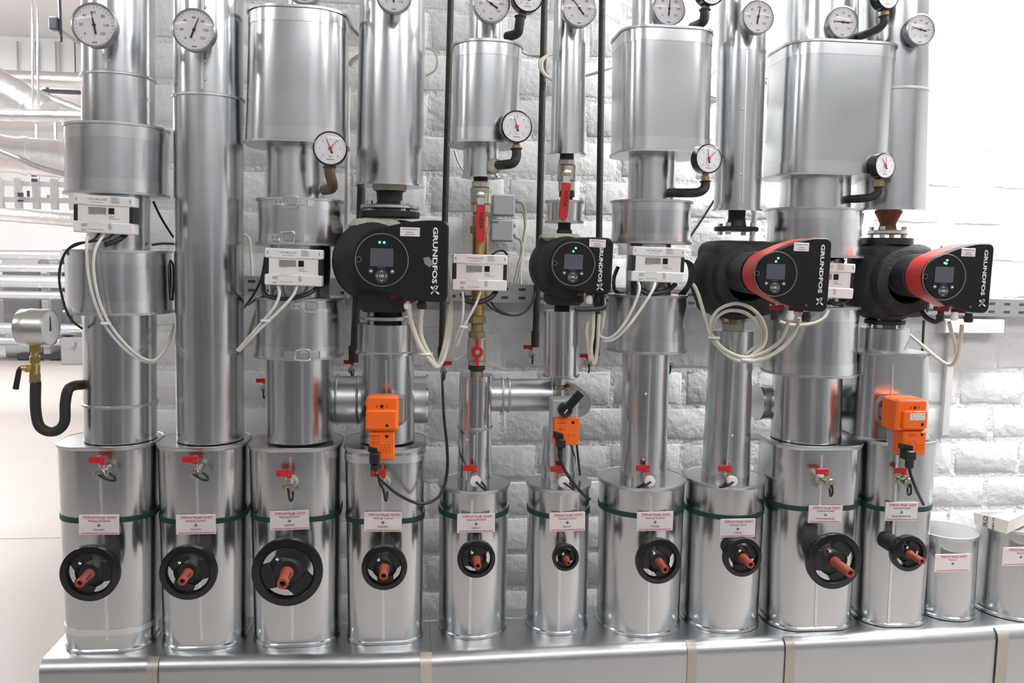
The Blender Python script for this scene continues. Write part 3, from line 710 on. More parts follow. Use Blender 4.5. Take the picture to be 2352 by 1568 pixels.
# --- heat meters
def meter(x0, x1, y0, y1, label, rz=0.0, Y=-.585):
    p = PY((x0+x1)/2, (y0+y1)/2, Y); a = PY(x0, (y0+y1)/2, Y); b = PY(x1, (y0+y1)/2, Y)
    s = (b.x-a.x)/.138; hz = (PY((x0+x1)/2, y0, Y).z-PY((x0+x1)/2, y1, Y).z)/.088
    t = thing('heat_meter', label, 'heat meter', p, 'white heat meters', rot=(0, rz, 0), scale=(s, 1, hz))
    lpart('body', ('me', 0), lambda m_: m_.box((0, .0285, 0), (.126, .051, .080), b=.002), METERW, t)
    lpart('top_cover', ('me', 0), lambda m_: m_.box((0, .022, .032), (.138, .044, .023), b=.002), METERW, t)
    lpart('bottom_cover', ('me', 0), lambda m_: m_.box((0, .022, -.031), (.138, .044, .026), b=.002), METERW, t)
    for sx in (-1, 1): lpart('side_clip', ('me', sx), lambda m_: m_.box((sx*.0640, .024, .0015), (.0095, .044, .0375), b=.001), BLACK, t)
    lpart('display', ('me', 0), lambda m_: m_.box((-.0145, .0025, .0090), (.040, .002, .0150)), LCD, t)
    lpart('sensor_window', ('me', 0), lambda m_: m_.box((.0180, .0025, .0090), (.0130, .002, .0140)), BLACKG, t)
    lpart('key', ('me', 0), lambda m_: m_.box((-.0185, .0005, -.0165), (.008, .003, .005), b=.001), BLACK, t)
    lpart('lower_mound', ('me', 0), lambda m_: m_.prism([(-.032, -.020), (-.030, -.0165), (-.024, -.0135), (-.018, -.0125), (-.012, -.0135), (-.006, -.0165), (-.004, -.020)], -.0012, .004), METERW, t)
    for sx in (-1, 1): lpart('arrow_mark', ('me', sx), lambda m_: m_.add([(sx*.0635, -.0004, .0330), (sx*.0610, -.0004, .0375), (sx*.0610, -.0004, .0285)], [(0, 1, 2)]), INK, t)
    text('lettering', 'WDV-MOLLINÉ', .0042, INKG, t, (-.0135, -.0005, .0340), bold=.008); text('lettering', 'www.molline.de', .0030, INKG, t, (-.0135, -.0005, .0278))
    text('lettering', 'Ultramaxx E Split', .0032, INKG, t, (-.0165, -.0005, -.0355))
    def lines(m_):
        rnd = random.Random(3)
        for (x, z, n_, l_, dz, yy) in ((.018, .0400, 5, .024, .0030, -.0005), (.012, -.003, 3, .026, .0030, .0028), (.012, -.021, 6, .010, .0026, -.0005), (-.050, -.024, 3, .018, .0024, -.0005), (-.050, -.037, 2, .012, .0022, -.0005), (-.035, -.0008, 1, .022, 1, .0028)):
            for k in range(n_):
                l2 = l_*rnd.uniform(.5, 1); zz = z-k*dz
                m_.add([(x, yy, zz-.0005), (x+l2, yy, zz-.0005), (x+l2, yy, zz+.0005), (x, yy, zz+.0005)], [(0, 1, 2, 3)])
    lpart('small_print', ('me', 0), lines, INKG, t)
    lpart('paper_label', ('me', 0), lambda m_: m_.box((-.0135, .0002, .0310), (.052, .0008, .0190)), METERW, t)
    return t
ME = 'white heat meter with grey display and black side clips, '
meter(168, 306, 449, 536, ME+cl(0), math.radians(2.0))
meter(608, 740, 571, 656, ME+cl(2), math.radians(1.2))
meter(1040, 1165, 584, 667, ME+cl(4), math.radians(.6))
meter(1452, 1573, 567, 648, ME+cl(6), math.radians(1.2))
meter(1848, 1963, 603, 684, 'white heat meter half hidden behind the red banded pump', math.radians(1.6), -.575)

# --- name plates
def plate(x0, x1, y0, y1, lines, label, Y, rz=0.0, par=None):
    p = PY((x0+x1)/2, (y0+y1)/2, Y); wd = PY(x1, (y0+y1)/2, Y).x-PY(x0, (y0+y1)/2, Y).x; h = PY((x0+x1)/2, y0, Y).z-PY((x0+x1)/2, y1, Y).z
    t = thing('name_plate', label, 'sign', p, 'name plates on the valve covers', rot=(0, rz, 0))
    m_ = MB(); m_.box((0, .001, 0), (wd, .0022, h), b=.0008); part('plate', m_, PAPER, t, local=True)
    y = -.0006; n3 = len(lines) > 1
    text('lettering', 'Wilfried Haugk GmbH', h*.115, INKR, t, (.002, y, h*.36), bold=.012)
    text('lettering', lines[0], h*.10, INK, t, (0, y, h*.18))
    if n3: text('lettering', lines[1], h*.10, INK, t, (0, y, -h*.24))
    m_ = MB(); m_.turn([(h*.075, -.0012), (h*.06, -.002)], 'y', (0, 0, -h*.03), 14); part('fixing_stud', m_, INKG, t, local=True)
    m_ = MB(); rnd = random.Random(len(label)); x = -wd*.44
    while x < wd*.42:
        l_ = rnd.uniform(.004, .010); m_.add([(x, y, -h*.44), (x+l_, y, -h*.44), (x+l_, y, -h*.385), (x, y, -h*.385)], [(0, 1, 2, 3)]); x += l_+.0012
    part('address_line', m_, INKP, t, local=True)
    m_ = MB(); m_.add([(-wd*.46, y, h*.275), (wd*.46, y, h*.275), (wd*.46, y, h*.285), (-wd*.46, y, h*.285)], [(0, 1, 2, 3)]); part('rule', m_, INKP, t, local=True)
    return t
RL, VL = 'Heizung Rücklauf', 'Heizung Vorlauf'
PLT = [(181,274,1181,1228,(RL,'Verteiler'),1.0),(404,496,1181,1227,(VL,'Verteiler'),0),(620,710,1172,1217,(RL,'Speicher'),-1.0),(836,923,1175,1221,(VL,'Speicher'),1.0),(1050,1137,1179,1223,(RL,'Statisch'),0),(1262,1344,1176,1220,(VL,'Statisch'),-1.0),(1463,1546,1175,1219,(RL,'Lüftung'),0),(1654,1735,1191,1234,(VL,'Lüftung'),0),(1857,1935,1160,1201,(RL,'Fussbodenheizung'),1.0),(2033,2108,1153,1196,(VL,'Fussbodenheizung'),1.0),(2147,2229,1272,1313,('Reserve',),0),(2303,2386,1256,1299,('Reserve',),0)]
for k, (x0, x1, y0, y1, ln, rz) in enumerate(PLT):
    c = CAN[k]; z = c.zpx((y0+y1)/2); X = PY((x0+x1)/2, (y0+y1)/2, -.55).x
    Yp = c.front(min(max(X, c.at(z)[0]-.02), c.at(z)[0]+.02), z)-.006
    plate(x0, x1, y0, y1, ln, ('white name plate with red heading reading '+' '.join(ln)) if k < 10 else ('white name plate on the bare low round cover' if k == 10 else 'white name plate cut by the right picture edge'), Yp, math.radians(rz))

# --- handwheels
def handwheel(i, x, y, dpx, tip, nw, rot, label):
    c = CAN[i]; Yw = (-.66, -.66, -.66, -.65, -.618, -.60, -.65, -.645, -.665, -.655)[i]; p = PY(x, y, Yw); R = dpx/2*pxm(Yw)*1.01
    Yc = c.front(c.at(p.z)[0], p.z) if c.hd else c.A-c.at(p.z)[1]
    t = thing('handwheel_valve', label, 'valve handwheel', (p.x, Yw, p.z), 'black handwheels with red spindles')
    L_ = Yc-Yw+.012
    m_ = MB(); nr = nw/2*pxm(-.58); m_.turn([(nr, L_), (nr, .03), (nr*.82, .012), (nr*.6, .008)], 'y', n=28); part('neck', m_, SHELL, t, local=True)
    m_ = MB(); rr = [(R*.985, -.006), (R, 0), (R*.985, .012), (R*.76, .014), (R*.72, .004), (R*.735, -.004), (R*.78, -.008)]
    m_.loft([[(r*math.cos(2*PI*k/48), d, r*math.sin(2*PI*k/48)) for k in range(48)] for r, d in rr], loop=True); part('rim', m_, BLACKG, t, local=True)
    m_ = MB(); m_.turn([(R*.55, .018), (R*.55, .006), (R*.40, .0), (R*.34, -.004)], 'y', n=32)
    for k in range(3):
        a = rot+2*PI*k/3; d = Vector((math.cos(a), 0, math.sin(a))); e = Vector((-d.z, 0, d.x))
        q = [d*R*.40-e*R*.36, d*R*.76-e*R*.34, d*R*.76+e*R*.34, d*R*.40+e*R*.36]
        m_.prism([(v.x, v.z) for v in q], .0, .016)
    part('hub', m_, BLACK, t, local=True)
    sr = R*(.155 if R > .06 else .19); ln = tip
    m_ = MB(); n = 14
    prof = [(sr*1.25, .004), (sr*1.2, -.012), (sr, -.018), (sr, -ln), (sr*.94, -ln-.0015), (sr*.55, -ln-.0015), (sr*.52, -ln+.02)]
    m_.turn(prof, 'y', n=n); s_ = part('spindle_sleeve', m_, REDS, t, local=True)
    m_ = MB(); m_.turn([(sr*.53, -ln+.012), (sr*.3, -ln+.011)], 'y', n=n); part('sleeve_bore', m_, HOLEM, s_, local=True)
    m_ = MB(); m_.box((sr*.80, -ln*.55, sr*.45), (sr*.32, ln*.5, sr*.34)); part('sleeve_slot', m_, HOLEM, s_, local=True)
    m_ = MB(); m_.turn([(.004, -.004), (.004, -.014), (.002, -.016)], 'y', (-R*.25, 0, R*.42), 8); part('screw', m_, CHROME, t, local=True)
HW = [(207,1316,128,.062,58,-2.0),(433,1314,127,.055,60,-1.9),(660,1313,161,.075,80,1.3),(883,1303,106,.055,52,.6),(1094,1283,90,.05,44,1.1),(1299,1280,64,.04,32,.2),(1512,1288,112,.06,54,1.0),(1705,1279,97,.055,46,2.6),(1915,1288,142,.085,66,1.0),(2086,1270,92,.06,44,.9)]
SZ = ['medium','medium','largest','small','small','smallest','medium','small','large','small']
for i, (x, y, d, tip, nw, rot) in enumerate(HW):
    handwheel(i, x, y, d, tip, nw, rot, SZ[i]+' black handwheel with red spindle below the '+PL[i]+' plate')

# --- drain cocks
def cock(x, y, Yc, label, hx=-1, loop=0.5, cream=False, s=1.0, capY=None, grp='red handled drain cocks', plaster=False, name='drain_cock'):
    L_ = .052*s; p = PY(x, y, Yc-L_)
    t = thing(name, label, 'tap', p, grp, scale=s)
    bm_ = NICKEL
    lpart('body', ('co', 0), lambda m_: (m_.turn([(.009, .060), (.009, .040), (.013, .039), (.013, .028), (.010, .027), (.010, .014), (.012, .012), (.012, .004)], 'y', n=14), m_.cyl((0, .022, .008), (0, .022, .026), .006, n=10)), bm_, t)
    lpart('cap', ('co', cream), lambda m_: m_.turn([(.013, .006), (.0145, .004), (.0145, -.006), (.013, -.008), (.004, -.0085), (.003, -.011)], 'y', n=20), NICKEL if not cream else METERW, t)
    lpart('handle', ('co', hx), lambda m_: (m_.box((hx*.014, .020, .030), (.038, .004, .016), b=.001), m_.box((hx*.001, .022, .022), (.012, .012, .008), b=.001)), REDP, t)
    def lo(m_):
        pts = [(0, -.010, 0), (.006, -.013, -.010), (.013, -.012, -.024), (.018, 0, -.032), (.018, .010, -.024), (.012, .014, -.010)]
        m_.tubew([(q, .0030) for q in spline(pts, 5)], 8)
    o = lpart('cap_strap', ('co', 0), lo, BLACK, t); o.rotation_euler = (0, loop, 0)
    if plaster: lpart('plaster_ring', ('co', 0), lambda m_: m_.turn([(.016, .058), (.018, .050), (.012, .036)], 'y', n=12), PLAST, t)
    return t
DC = [(230,1088,-.548,-1,-.6,0,0),(446,1086,-.548,-1,-.55,0,0),(663,1118,-.55,-1,.35,0,1),(880,1118,-.555,-1,.3,0,1),(1092,1104,-.495,-1,-.35,1,0),(1294,1106,-.495,-1,-.45,1,0),(1492,1104,-.508,-1,1.6,1,0),(1681,1104,-.508,-1,1.6,1,0),(1906,1110,-.56,-1,.4,0,1),(2086,1108,-.555,-1,.4,0,1)]
for i, (x, y, Yc, hx, lo_, cr, pl) in enumerate(DC):
    cock(x, y, Yc, 'red handled drain cock above the '+PL[i]+' plate', hx, lo_, bool(cr), 1.0 if i < 8 else .95, plaster=bool(pl))

# --- ball valves on the slim columns
AXc = AX
def stackz(t, X0, segs, Y=AX):
    """turned pieces stacked down a column: (name, material, y top px, y bottom px, radius, sides)"""
    for nm, m, ya, yb, r, n in segs:
        za = PY(X0[0], ya, Y-r).z; zb = PY(X0[0], yb, Y-r).z; X = PY(X0[0], (ya+yb)/2, Y).x
        m_ = MB(); c = min(.0025, (za-zb)*.2); m_.turn([(r-c, zb), (r, zb+c), (r, za-c), (r-c, za)], 'z', (X-W[t].x, Y-W[t].y, -W[t].z), n); part(nm, m_, m, t, local=True)
t = thing('ball_valve', 'nickel ball valve with red lever hanging down, left of grey boxes', 'valve', PY(1104, 490, AX))
stackz(t, (1104,), [('inlet_neck', IRON, 403, 416, .019, 20), ('union', NICKEL, 414, 430, .024, 8), ('body', NICKEL, 429, 468, .028, 24), ('body_ring', NICKEL, 437, 441, .0295, 24), ('outlet_nut', NICKEL, 467, 488, .0255, 8), ('lower_ring', BRASSD, 487, 496, .021, 20)])
q = PY(1104, 449, AX-.034)-W[t]
m_ = MB(); m_.turn([(.011, .010), (.011, -.004), (.006, -.006)], 'y', tuple(q), 16); part('stem', m_, NICKEL, t, local=True)
def lever(t, x0, y0, x1, y1, Y):
    a = PY(x0, y0, Y)-W[t]; b = PY(x1, y1, Y-.012)-W[t]; d = (b-a); d2 = Vector((d.x, 0, d.z)).normalized(); e = Vector((d2.z, 0, -d2.x)); wv = .0115
    ln = Vector((d.x, 0, d.z)).length; pts = []
    for k in range(9):
        an = PI*k/8; pts.append(d2*(ln-wv)+d2*wv*math.sin(an)+e*wv*math.cos(an))
    pts += [-e*wv, e*wv]
    m_ = MB(); m_.prism([(a.x+v.x, a.z+v.z) for v in pts], a.y-.006, a.y+.001, ch=.0012); lv = part('lever', m_, REDP, t, local=True)
    mid = a.lerp(b, .42); an = math.atan2(d2.x, -d2.z)
    text('lettering', 'WESA', .011, INK, lv, (mid.x+.001, a.y-.0066, mid.z), rot=(PI/2, PI/2-an, 0), bold=.02)
    m_ = MB(); m_.prism([(a.x-.009, a.z+.018), (a.x+.009, a.z+.018), (a.x+.009, a.z-.002), (a.x-.009, a.z-.002)], a.y-.002, a.y+.002); part('lever_shank', m_, STEEL, t, local=True)
lever(t, 1104, 470, 1104, 557, AX-.040)
t = thing('flow_sensor', 'brass flow meter body behind the white meter, fifth column from left', 'flow meter', PY(1100, 690, AX))
stackz(t, (1102,), [('inlet_nut', BRASS, 494, 532, .022, 20), ('hex_nut', BRASSD, 517, 536, .026, 6), ('body', BRASS, 534, 700, .022, 24)])
stackz(t, (1096,), [('outlet_pipe', BRASS, 688, 726, .0185, 20), ('hex_nut', BRASSD, 725, 744, .0245, 6), ('tail_piece', BRASSD, 743, 764, .0165, 20)])
t = thing('butterfly_valve', 'small nickel ball valve with red wing handle, fifth column from left', 'valve', PY(1095, 860, AX))
stackz(t, (1095,), [('upper_nut', BRASSD, 762, 778, .0225, 8), ('body', NICKEL, 777, 830, .0255, 24), ('lower_nut', NICKEL, 829, 842, .024, 8), ('outlet_ring', IRON, 841, 852, .023, 20), ('stub', BRASSD, 851, 868, .018, 20)])
q = PY(1096, 808, AX-.030)-W[t]
m_ = MB(); m_.turn([(.0155, .010), (.0155, -.006), (.012, -.009)], 'y', tuple(q), 20)
for s in (1, -1): m_.prism([(q.x-.0035, q.z+s*.012), (q.x+.0035, q.z+s*.012), (q.x+.0042, q.z+s*.036), (q.x-.0042, q.z+s*.036)], q.y-.010, q.y+.004)
part('wing_handle', m_, REDP, t, local=True)
m_ = MB(); m_.turn([(.0075, -.008), (.006, -.013)], 'y', tuple(q), 12); part('handle_nut', m_, STEEL, t, local=True)
t = thing('ball_valve', 'nickel ball valve with slanted red lever, sixth column from left', 'valve', PY(1302, 450, AX))
stackz(t, (1302,), [('inlet_neck', IRON, 352, 366, .019, 20), ('union', NICKEL, 364, 378, .023, 8), ('body', NICKEL, 377, 414, .026, 24), ('outlet_nut', NICKEL, 413, 438, .0235, 8), ('lower_ring', IRON, 437, 452, .021, 20), ('tail_pipe', IRON, 451, 464, .016, 16)])
q = PY(1303, 398, AX-.050)-W[t]; m_ = MB(); m_.turn([(.011, .030), (.011, -.004), (.006, -.006)], 'y', tuple(q), 16); part('stem', m_, NICKEL, t, local=True)
lever(t, 1301, 420, 1294, 505, AX-.062)
t = thing('pipe_neck', 'short black pipe neck entering the small pump, sixth column', 'pipe', PY(1296, 545, AX))
stackz(t, (1296,), [('neck', IRON, 508, 532, .0175, 18), ('collar', IRON, 526, 548, .021, 18)])

# --- orange actuators
def actuator(parts_, t, Y0):
    pass
def pxbox(t, nm, x0, x1, y0, y1, Yf, dep, m, b=.003, label=None):
    a = PY(x0, (y0+y1)/2, Yf); c = PY(x1, (y0+y1)/2, Yf); xm = (x0+x1)/2; z1 = PY(xm, y0, Yf).z; z0 = PY(xm, y1, Yf).z
    m_ = MB(); m_.box(((a.x+c.x)/2, Yf+dep/2, (z0+z1)/2), (c.x-a.x, dep, z1-z0), b=b); return part(nm, m_, m, t, label)
def pxdot(t, nm, x, y, Yf, r, m, n=14):
    q = PY(x, y, Yf); m_ = MB(); m_.turn([(r, .0005), (r*.9, -.0006)], 'y', tuple(q), n); return part(nm, m_, m, t)
def smallprint(t, x0, x1, ys, Yf, m, seed=1):
    rnd = random.Random(seed); m_ = MB()
    for y in ys:
        x = x0
        while x < x1:
            l_ = rnd.uniform(3, 9); a = PY(x, y, Yf); b = PY(min(x+l_, x1), y, Yf); m_.add([(a.x, Yf, a.z-.0007), (b.x, Yf, b.z-.0007), (b.x, Yf, b.z+.0007), (a.x, Yf, a.z+.0007)], [(0, 1, 2, 3)]); x += l_+rnd.uniform(1.5, 5)
    return part('small_print', m_, m, t)
def pxtext(t, s, x, y, Yf, h, m, bold=0.0): 
    q = PY(x, y, Yf)-W[t]; return text('lettering', s, h, m, t, q, bold=bold)
def frame_port(t, x0, x1, y0, y1, Yf, w_=.010):
    a = PY(x0, (y0+y1)/2, Yf); b = PY(x1, (y0+y1)/2, Yf); xm = (x0+x1)/2; z1 = PY(xm, y0, Yf).z; z0 = PY(xm, y1, Yf).z
    X, Z, hw, hh = (a.x+b.x)/2, (z0+z1)/2, (b.x-a.x)/2, (z1-z0)/2
    def rr(ins, Y): return [(p[0], Y, p[1]) for p in [(q[0], q[1]) for q in rrect(X, Z, 0, hw-ins, hh-ins, .028-ins)]]
    m_ = MB(); m_.loft([rr(0, Yf), rr(w_, Yf), rr(w_, Yf+.03), rr(0, Yf+.03)], loop=True); part('foam_collar', m_, GREYF, t)
    m_ = MB(); m_.loft([rr(w_-.001, Yf+.012), rr(w_-.001, Yf+.016)]); part('port_back', m_, BLACK, t)
# fourth column
Ya = -.625
t = thing('valve_actuator', 'orange two part valve actuator in front of the fourth pipe column', 'actuator', PY(876, 1057, Ya+.04))
frame_port(t, 838, 936, 905, 978, -.525)
pxbox(t, 'yoke', 908, 928, 915, 972, -.60, .07, STEEL, .002)
pxbox(t, 'adapter', 852, 905, 925, 985, Ya+.03, .10, GREYP)
pxbox(t, 'upper_housing', 841, 915, 911, 991, Ya, .05, ORANGE, .005)
pxbox(t, 'front_cover', 840, 912, 942, 988, Ya-.008, .02, ORANGE, .004)
pxbox(t, 'lower_housing', 848, 906, 991, 1057, Ya+.004, .055, ORANGE, .003)
pxdot(t, 'screw_hole', 877, 933, Ya-.0012, .0045, BLACK); pxdot(t, 'screw_hole', 889, 977, Ya-.0092, .004, BLACK); pxdot(t, 'screw_hole', 888, 1002, Ya+.003, .0045, BLACK)
for x in (865.5, 889): pxbox(t, 'slot_mark', x-1.2, x+1.2, 930, 936, Ya-.0008, .002, INKO, 0)
pxtext(t, 'belimo', 861, 1001, Ya+.0032, .0065, INKO, .01)
smallprint(t, 854, 872, (1008, 1015, 1019), Ya+.0032, INKO, 2); smallprint(t, 873, 897, (1022, 1028, 1033, 1038), Ya+.0032, INKO, 3)
m_ = MB(); P = [PY(*q, Ya-.004) for q in ((845,1026),(845,1038),(866,1038),(866,1030))]; m_.loft([[tuple(q) for q in P], [tuple(q+Vector((0, .014, 0))) for q in P]]); part('crank_tab', m_, BLACK, t)
pxbox(t, 'plug', 848, 872, 1042, 1067, Ya-.022, .035, BLACK, .003); pxbox(t, 'plug_boot', 851, 870, 1066, 1083, Ya-.018, .02, BLACK, .004)
pxbox(t, 'spring_clip', 832, 842, 938, 958, Ya+.06, .05, IRON, .002)
# sixth column
Yb = -.585
t = thing('valve_actuator', 'orange actuator with black hand lever and clear cover, sixth column', 'actuator', PY(1300, 1022, Yb+.04))
pxbox(t, 'base_plate', 1267, 1328, 916, 1020, Yb+.022, .05, GREYP, .002)
pxbox(t, 'upper_housing', 1270, 1326, 919, 960, Yb+.004, .04, GREYP, .003)
pxbox(t, 'front_cover', 1273, 1330, 959, 1022, Yb, .05, ORANGE, .002)
pxdot(t, 'screw_hole', 1316.5, 970.5, Yb-.0012, .0042, BLACK)
pxtext(t, 'belimo', 1291, 971, Yb-.0008, .006, INKO, .01); smallprint(t, 1284, 1300, (978, 984, 987), Yb-.0006, INKO, 4); smallprint(t, 1303, 1323, (998, 1003), Yb-.0006, INKO, 5)
m_ = MB(); P = [PY(*q, Yb-.010) for q in ((1272,991),(1272,1006),(1294,1006),(1294,997))]; m_.loft([[tuple(q) for q in P], [tuple(q+Vector((0, .014, 0))) for q in P]]); part('crank_tab', m_, BLACK, t)
pxbox(t, 'plug', 1279, 1300, 1009, 1030, Yb-.022, .03, BLACK, .003); pxbox(t, 'plug_boot', 1282, 1293, 1029, 1055, Yb-.016, .014, BLACK, .004)
q = PY(1299, 942, Yb-.012); m_ = MB(); m_.turn([(.019, .018), (.019, .0), (.016, -.006), (.009, -.008)], 'y', tuple(q), 20); hl = part('hand_knob', m_, BLACKG, t)
a = PY(1302, 938, Yb-.016); b = PY(1334, 902, Yb-.018); d = (b-a).normalized(); e = Vector((-d.z, 0, d.x))
m_ = MB(); m_.loft([[tuple(p_+e*wv+Vector((0, yy, 0))) for wv, yy in ((-.010, -.006), (.010, -.006), (.010, .008), (-.010, .008))] for p_ in (a, a.lerp(b, .5), b)]); part('hand_lever', m_, BLACKG, t)
m_ = MB(); m_.loft([[tuple(p_+e*wv+Vector((0, yy, 0))) for wv, yy in ((-.0012, -.0084), (.0012, -.0084), (.0012, -.006), (-.0012, -.006))] for p_ in (q+Vector((-.004, 0, -.006)), q+Vector((.004, 0, .004)))]); part('pointer_mark', m_, INKW, t)
t = thing('control_valve', 'dull brass valve body with nickel nuts behind the lever actuator', 'valve', PY(1287, 985, AX))
stackz(t, (1287,), [('union', NICKEL, 868, 886, .016, 8), ('stem', BRASSD, 884, 898, .010, 14), ('union', NICKEL, 894, 912, .014, 8), ('body', BRASSD, 910, 985, .022, 18)])
pxbox(t, 'body_flank', 1296, 1318, 884, 916, AX-.01, .03, BRASSD, .008)
stackz(t, (1284,), [('tail_pipe', IRON, 980, 1000, .018, 16)])
# tenth column
Yc_ = -.635
t = thing('valve_actuator', 'orange two part valve actuator in front of the rightmost pipe column', 'actuator', PY(2090, 1047, Yc_+.05))
frame_port(t, 2010, 2090, 908, 975, -.538)
m_ = MB(); a = PY(2022, 945, -.54); b = PY(2056, 958, -.62); m_.loft([[(p_.x+dx, p_.y, p_.z+dz) for dx, dz in ((-.004, -.012), (.004, -.012), (.004, .012), (-.004, .012))] for p_ in (a, b)]); part('yoke', m_, STEEL, t)
q = PY(2047, 937, -.545); m_ = MB(); m_.turn([(.010, .01), (.010, -.03), (.006, -.032)], 'y', tuple(q), 8); part('shaft', m_, BRASS, t)
pxbox(t, 'adapter', 2062, 2125, 925, 1045, Yc_+.045, .055, GREYP, .002)
pxbox(t, 'upper_housing', 2059, 2129, 918, 991, Yc_, .075, ORANGE, .005)
pxbox(t, 'front_cover', 2076, 2131, 944, 986, Yc_-.012, .03, ORANGE, .003)
pxbox(t, 'red_gasket', 2064, 2126, 992, 1044, Yc_+.04, .006, REDP, .001)
pxbox(t, 'lower_housing', 2074, 2127, 991, 1046, Yc_-.004, .05, ORANGE, .003)
for x, y, Yq in ((2102,936.5,Yc_-.0012),(2119,975,Yc_-.0132),(2118,998,Yc_-.0052)): pxdot(t, 'screw_hole', x, y, Yq, .004, BLACK)
for x in (2092, 2111): pxbox(t, 'slot_mark', x-1.2, x+1.2, 933, 939, Yc_-.0008, .002, INKO, 0)
pxbox(t, 'paper_label', 2091, 2125, 949, 965, Yc_-.0132, .003, PAPER, 0); smallprint(t, 2094, 2123, (953, 958, 962), Yc_-.0140, INKG, 8)
pxtext(t, 'belimo', 2096, 998, Yc_-.0050, .0060, INKO, .01); smallprint(t, 2089, 2106, (1004, 1013, 1018), Yc_-.0048, INKO, 6); smallprint(t, 2104, 2122, (1022, 1027, 1031), Yc_-.0048, INKO, 7)
m_ = MB(); P = [PY(*q, Yc_-.014) for q in ((2070,1019),(2070,1031),(2097,1033),(2097,1024))]; m_.loft([[tuple(q) for q in P], [tuple(q+Vector((0, .014, 0))) for q in P]]); part('crank_tab', m_, BLACK, t)
pxbox(t, 'plug', 2083, 2106, 1036, 1059, Yc_-.03, .035, BLACK, .003); q = PY(2089, 1064, Yc_-.015); m_ = MB(); m_.turn([(.010, -.012), (.0115, -.006), (.0115, .012)], 'z', tuple(q), 12); part('plug_gland', m_, BLACK, t)
# ================================================================== pumps
def face_poly(L_, R_, T_, B_, rc=.016, n=10, k=1.25):
    """teardrop front: round at the left, square at the right"""
    pts = [(R_-rc+rc*math.cos(a), -B_+rc+rc*math.sin(a)) for a in [-PI/2+PI/2*i/6 for i in range(7)]]
    pts += [(R_-rc+rc*math.cos(a), T_-rc+rc*math.sin(a)) for a in [PI/2*i/6 for i in range(7)]]
    r0 = L_
    a0, a1 = math.radians(108), math.radians(252)
    # upper edge swells from the square end into the round one
    x_s, z_s = R_-rc-.01, T_
    A = Vector((r0*math.cos(a0), r0*1.06*math.sin(a0)))
    for i in range(1, 8):
        t = i/8; c1_ = Vector((R_*.45, T_*1.02)); q = Vector((x_s, z_s))*(1-t)**2+2*c1_*t*(1-t)+A*t*t; pts.append((q.x, q.y))
    pts += [(r0*math.cos(a0+(a1-a0)*i/16), r0*1.06*math.sin(a0+(a1-a0)*i/16)) for i in range(17)]
    Bq = Vector((r0*math.cos(a1), r0*1.06*math.sin(a1)))
    for i in range(1, 8):
        t = i/8; c1_ = Vector((R_*.45, -B_*1.02)); q = Bq*(1-t)**2+2*c1_*t*(1-t)+Vector((x_s, -B_))*t*t; pts.append((q.x, q.y))
    return pts
def logo(m_, x, z, s, y):
    def st(pts, w_):
        for a, b in zip(pts, pts[1:]):
            a = Vector((a[0], 0, a[1])); b = Vector((b[0], 0, b[1])); d = (b-a).normalized(); e = Vector((-d.z, 0, d.x))*w_/2
            a = a-d*w_*.3; b = b+d*w_*.3
            m_.add([(x+q.x*s, y, z+q.z*s) for q in (a-e, a+e, b+e, b-e)], [(0, 1, 2, 3)])
    st([(-.45, .35), (-.20, .02), (.12, -.22), (.50, -.50)], .22)
    st([(-.45, -.50), (-.20, -.24), (.05, -.02), (.25, .22), (.36, .44)], .17)
    st([(.36, .44), (.12, .50), (-.08, .40), (-.14, .22)], .11)
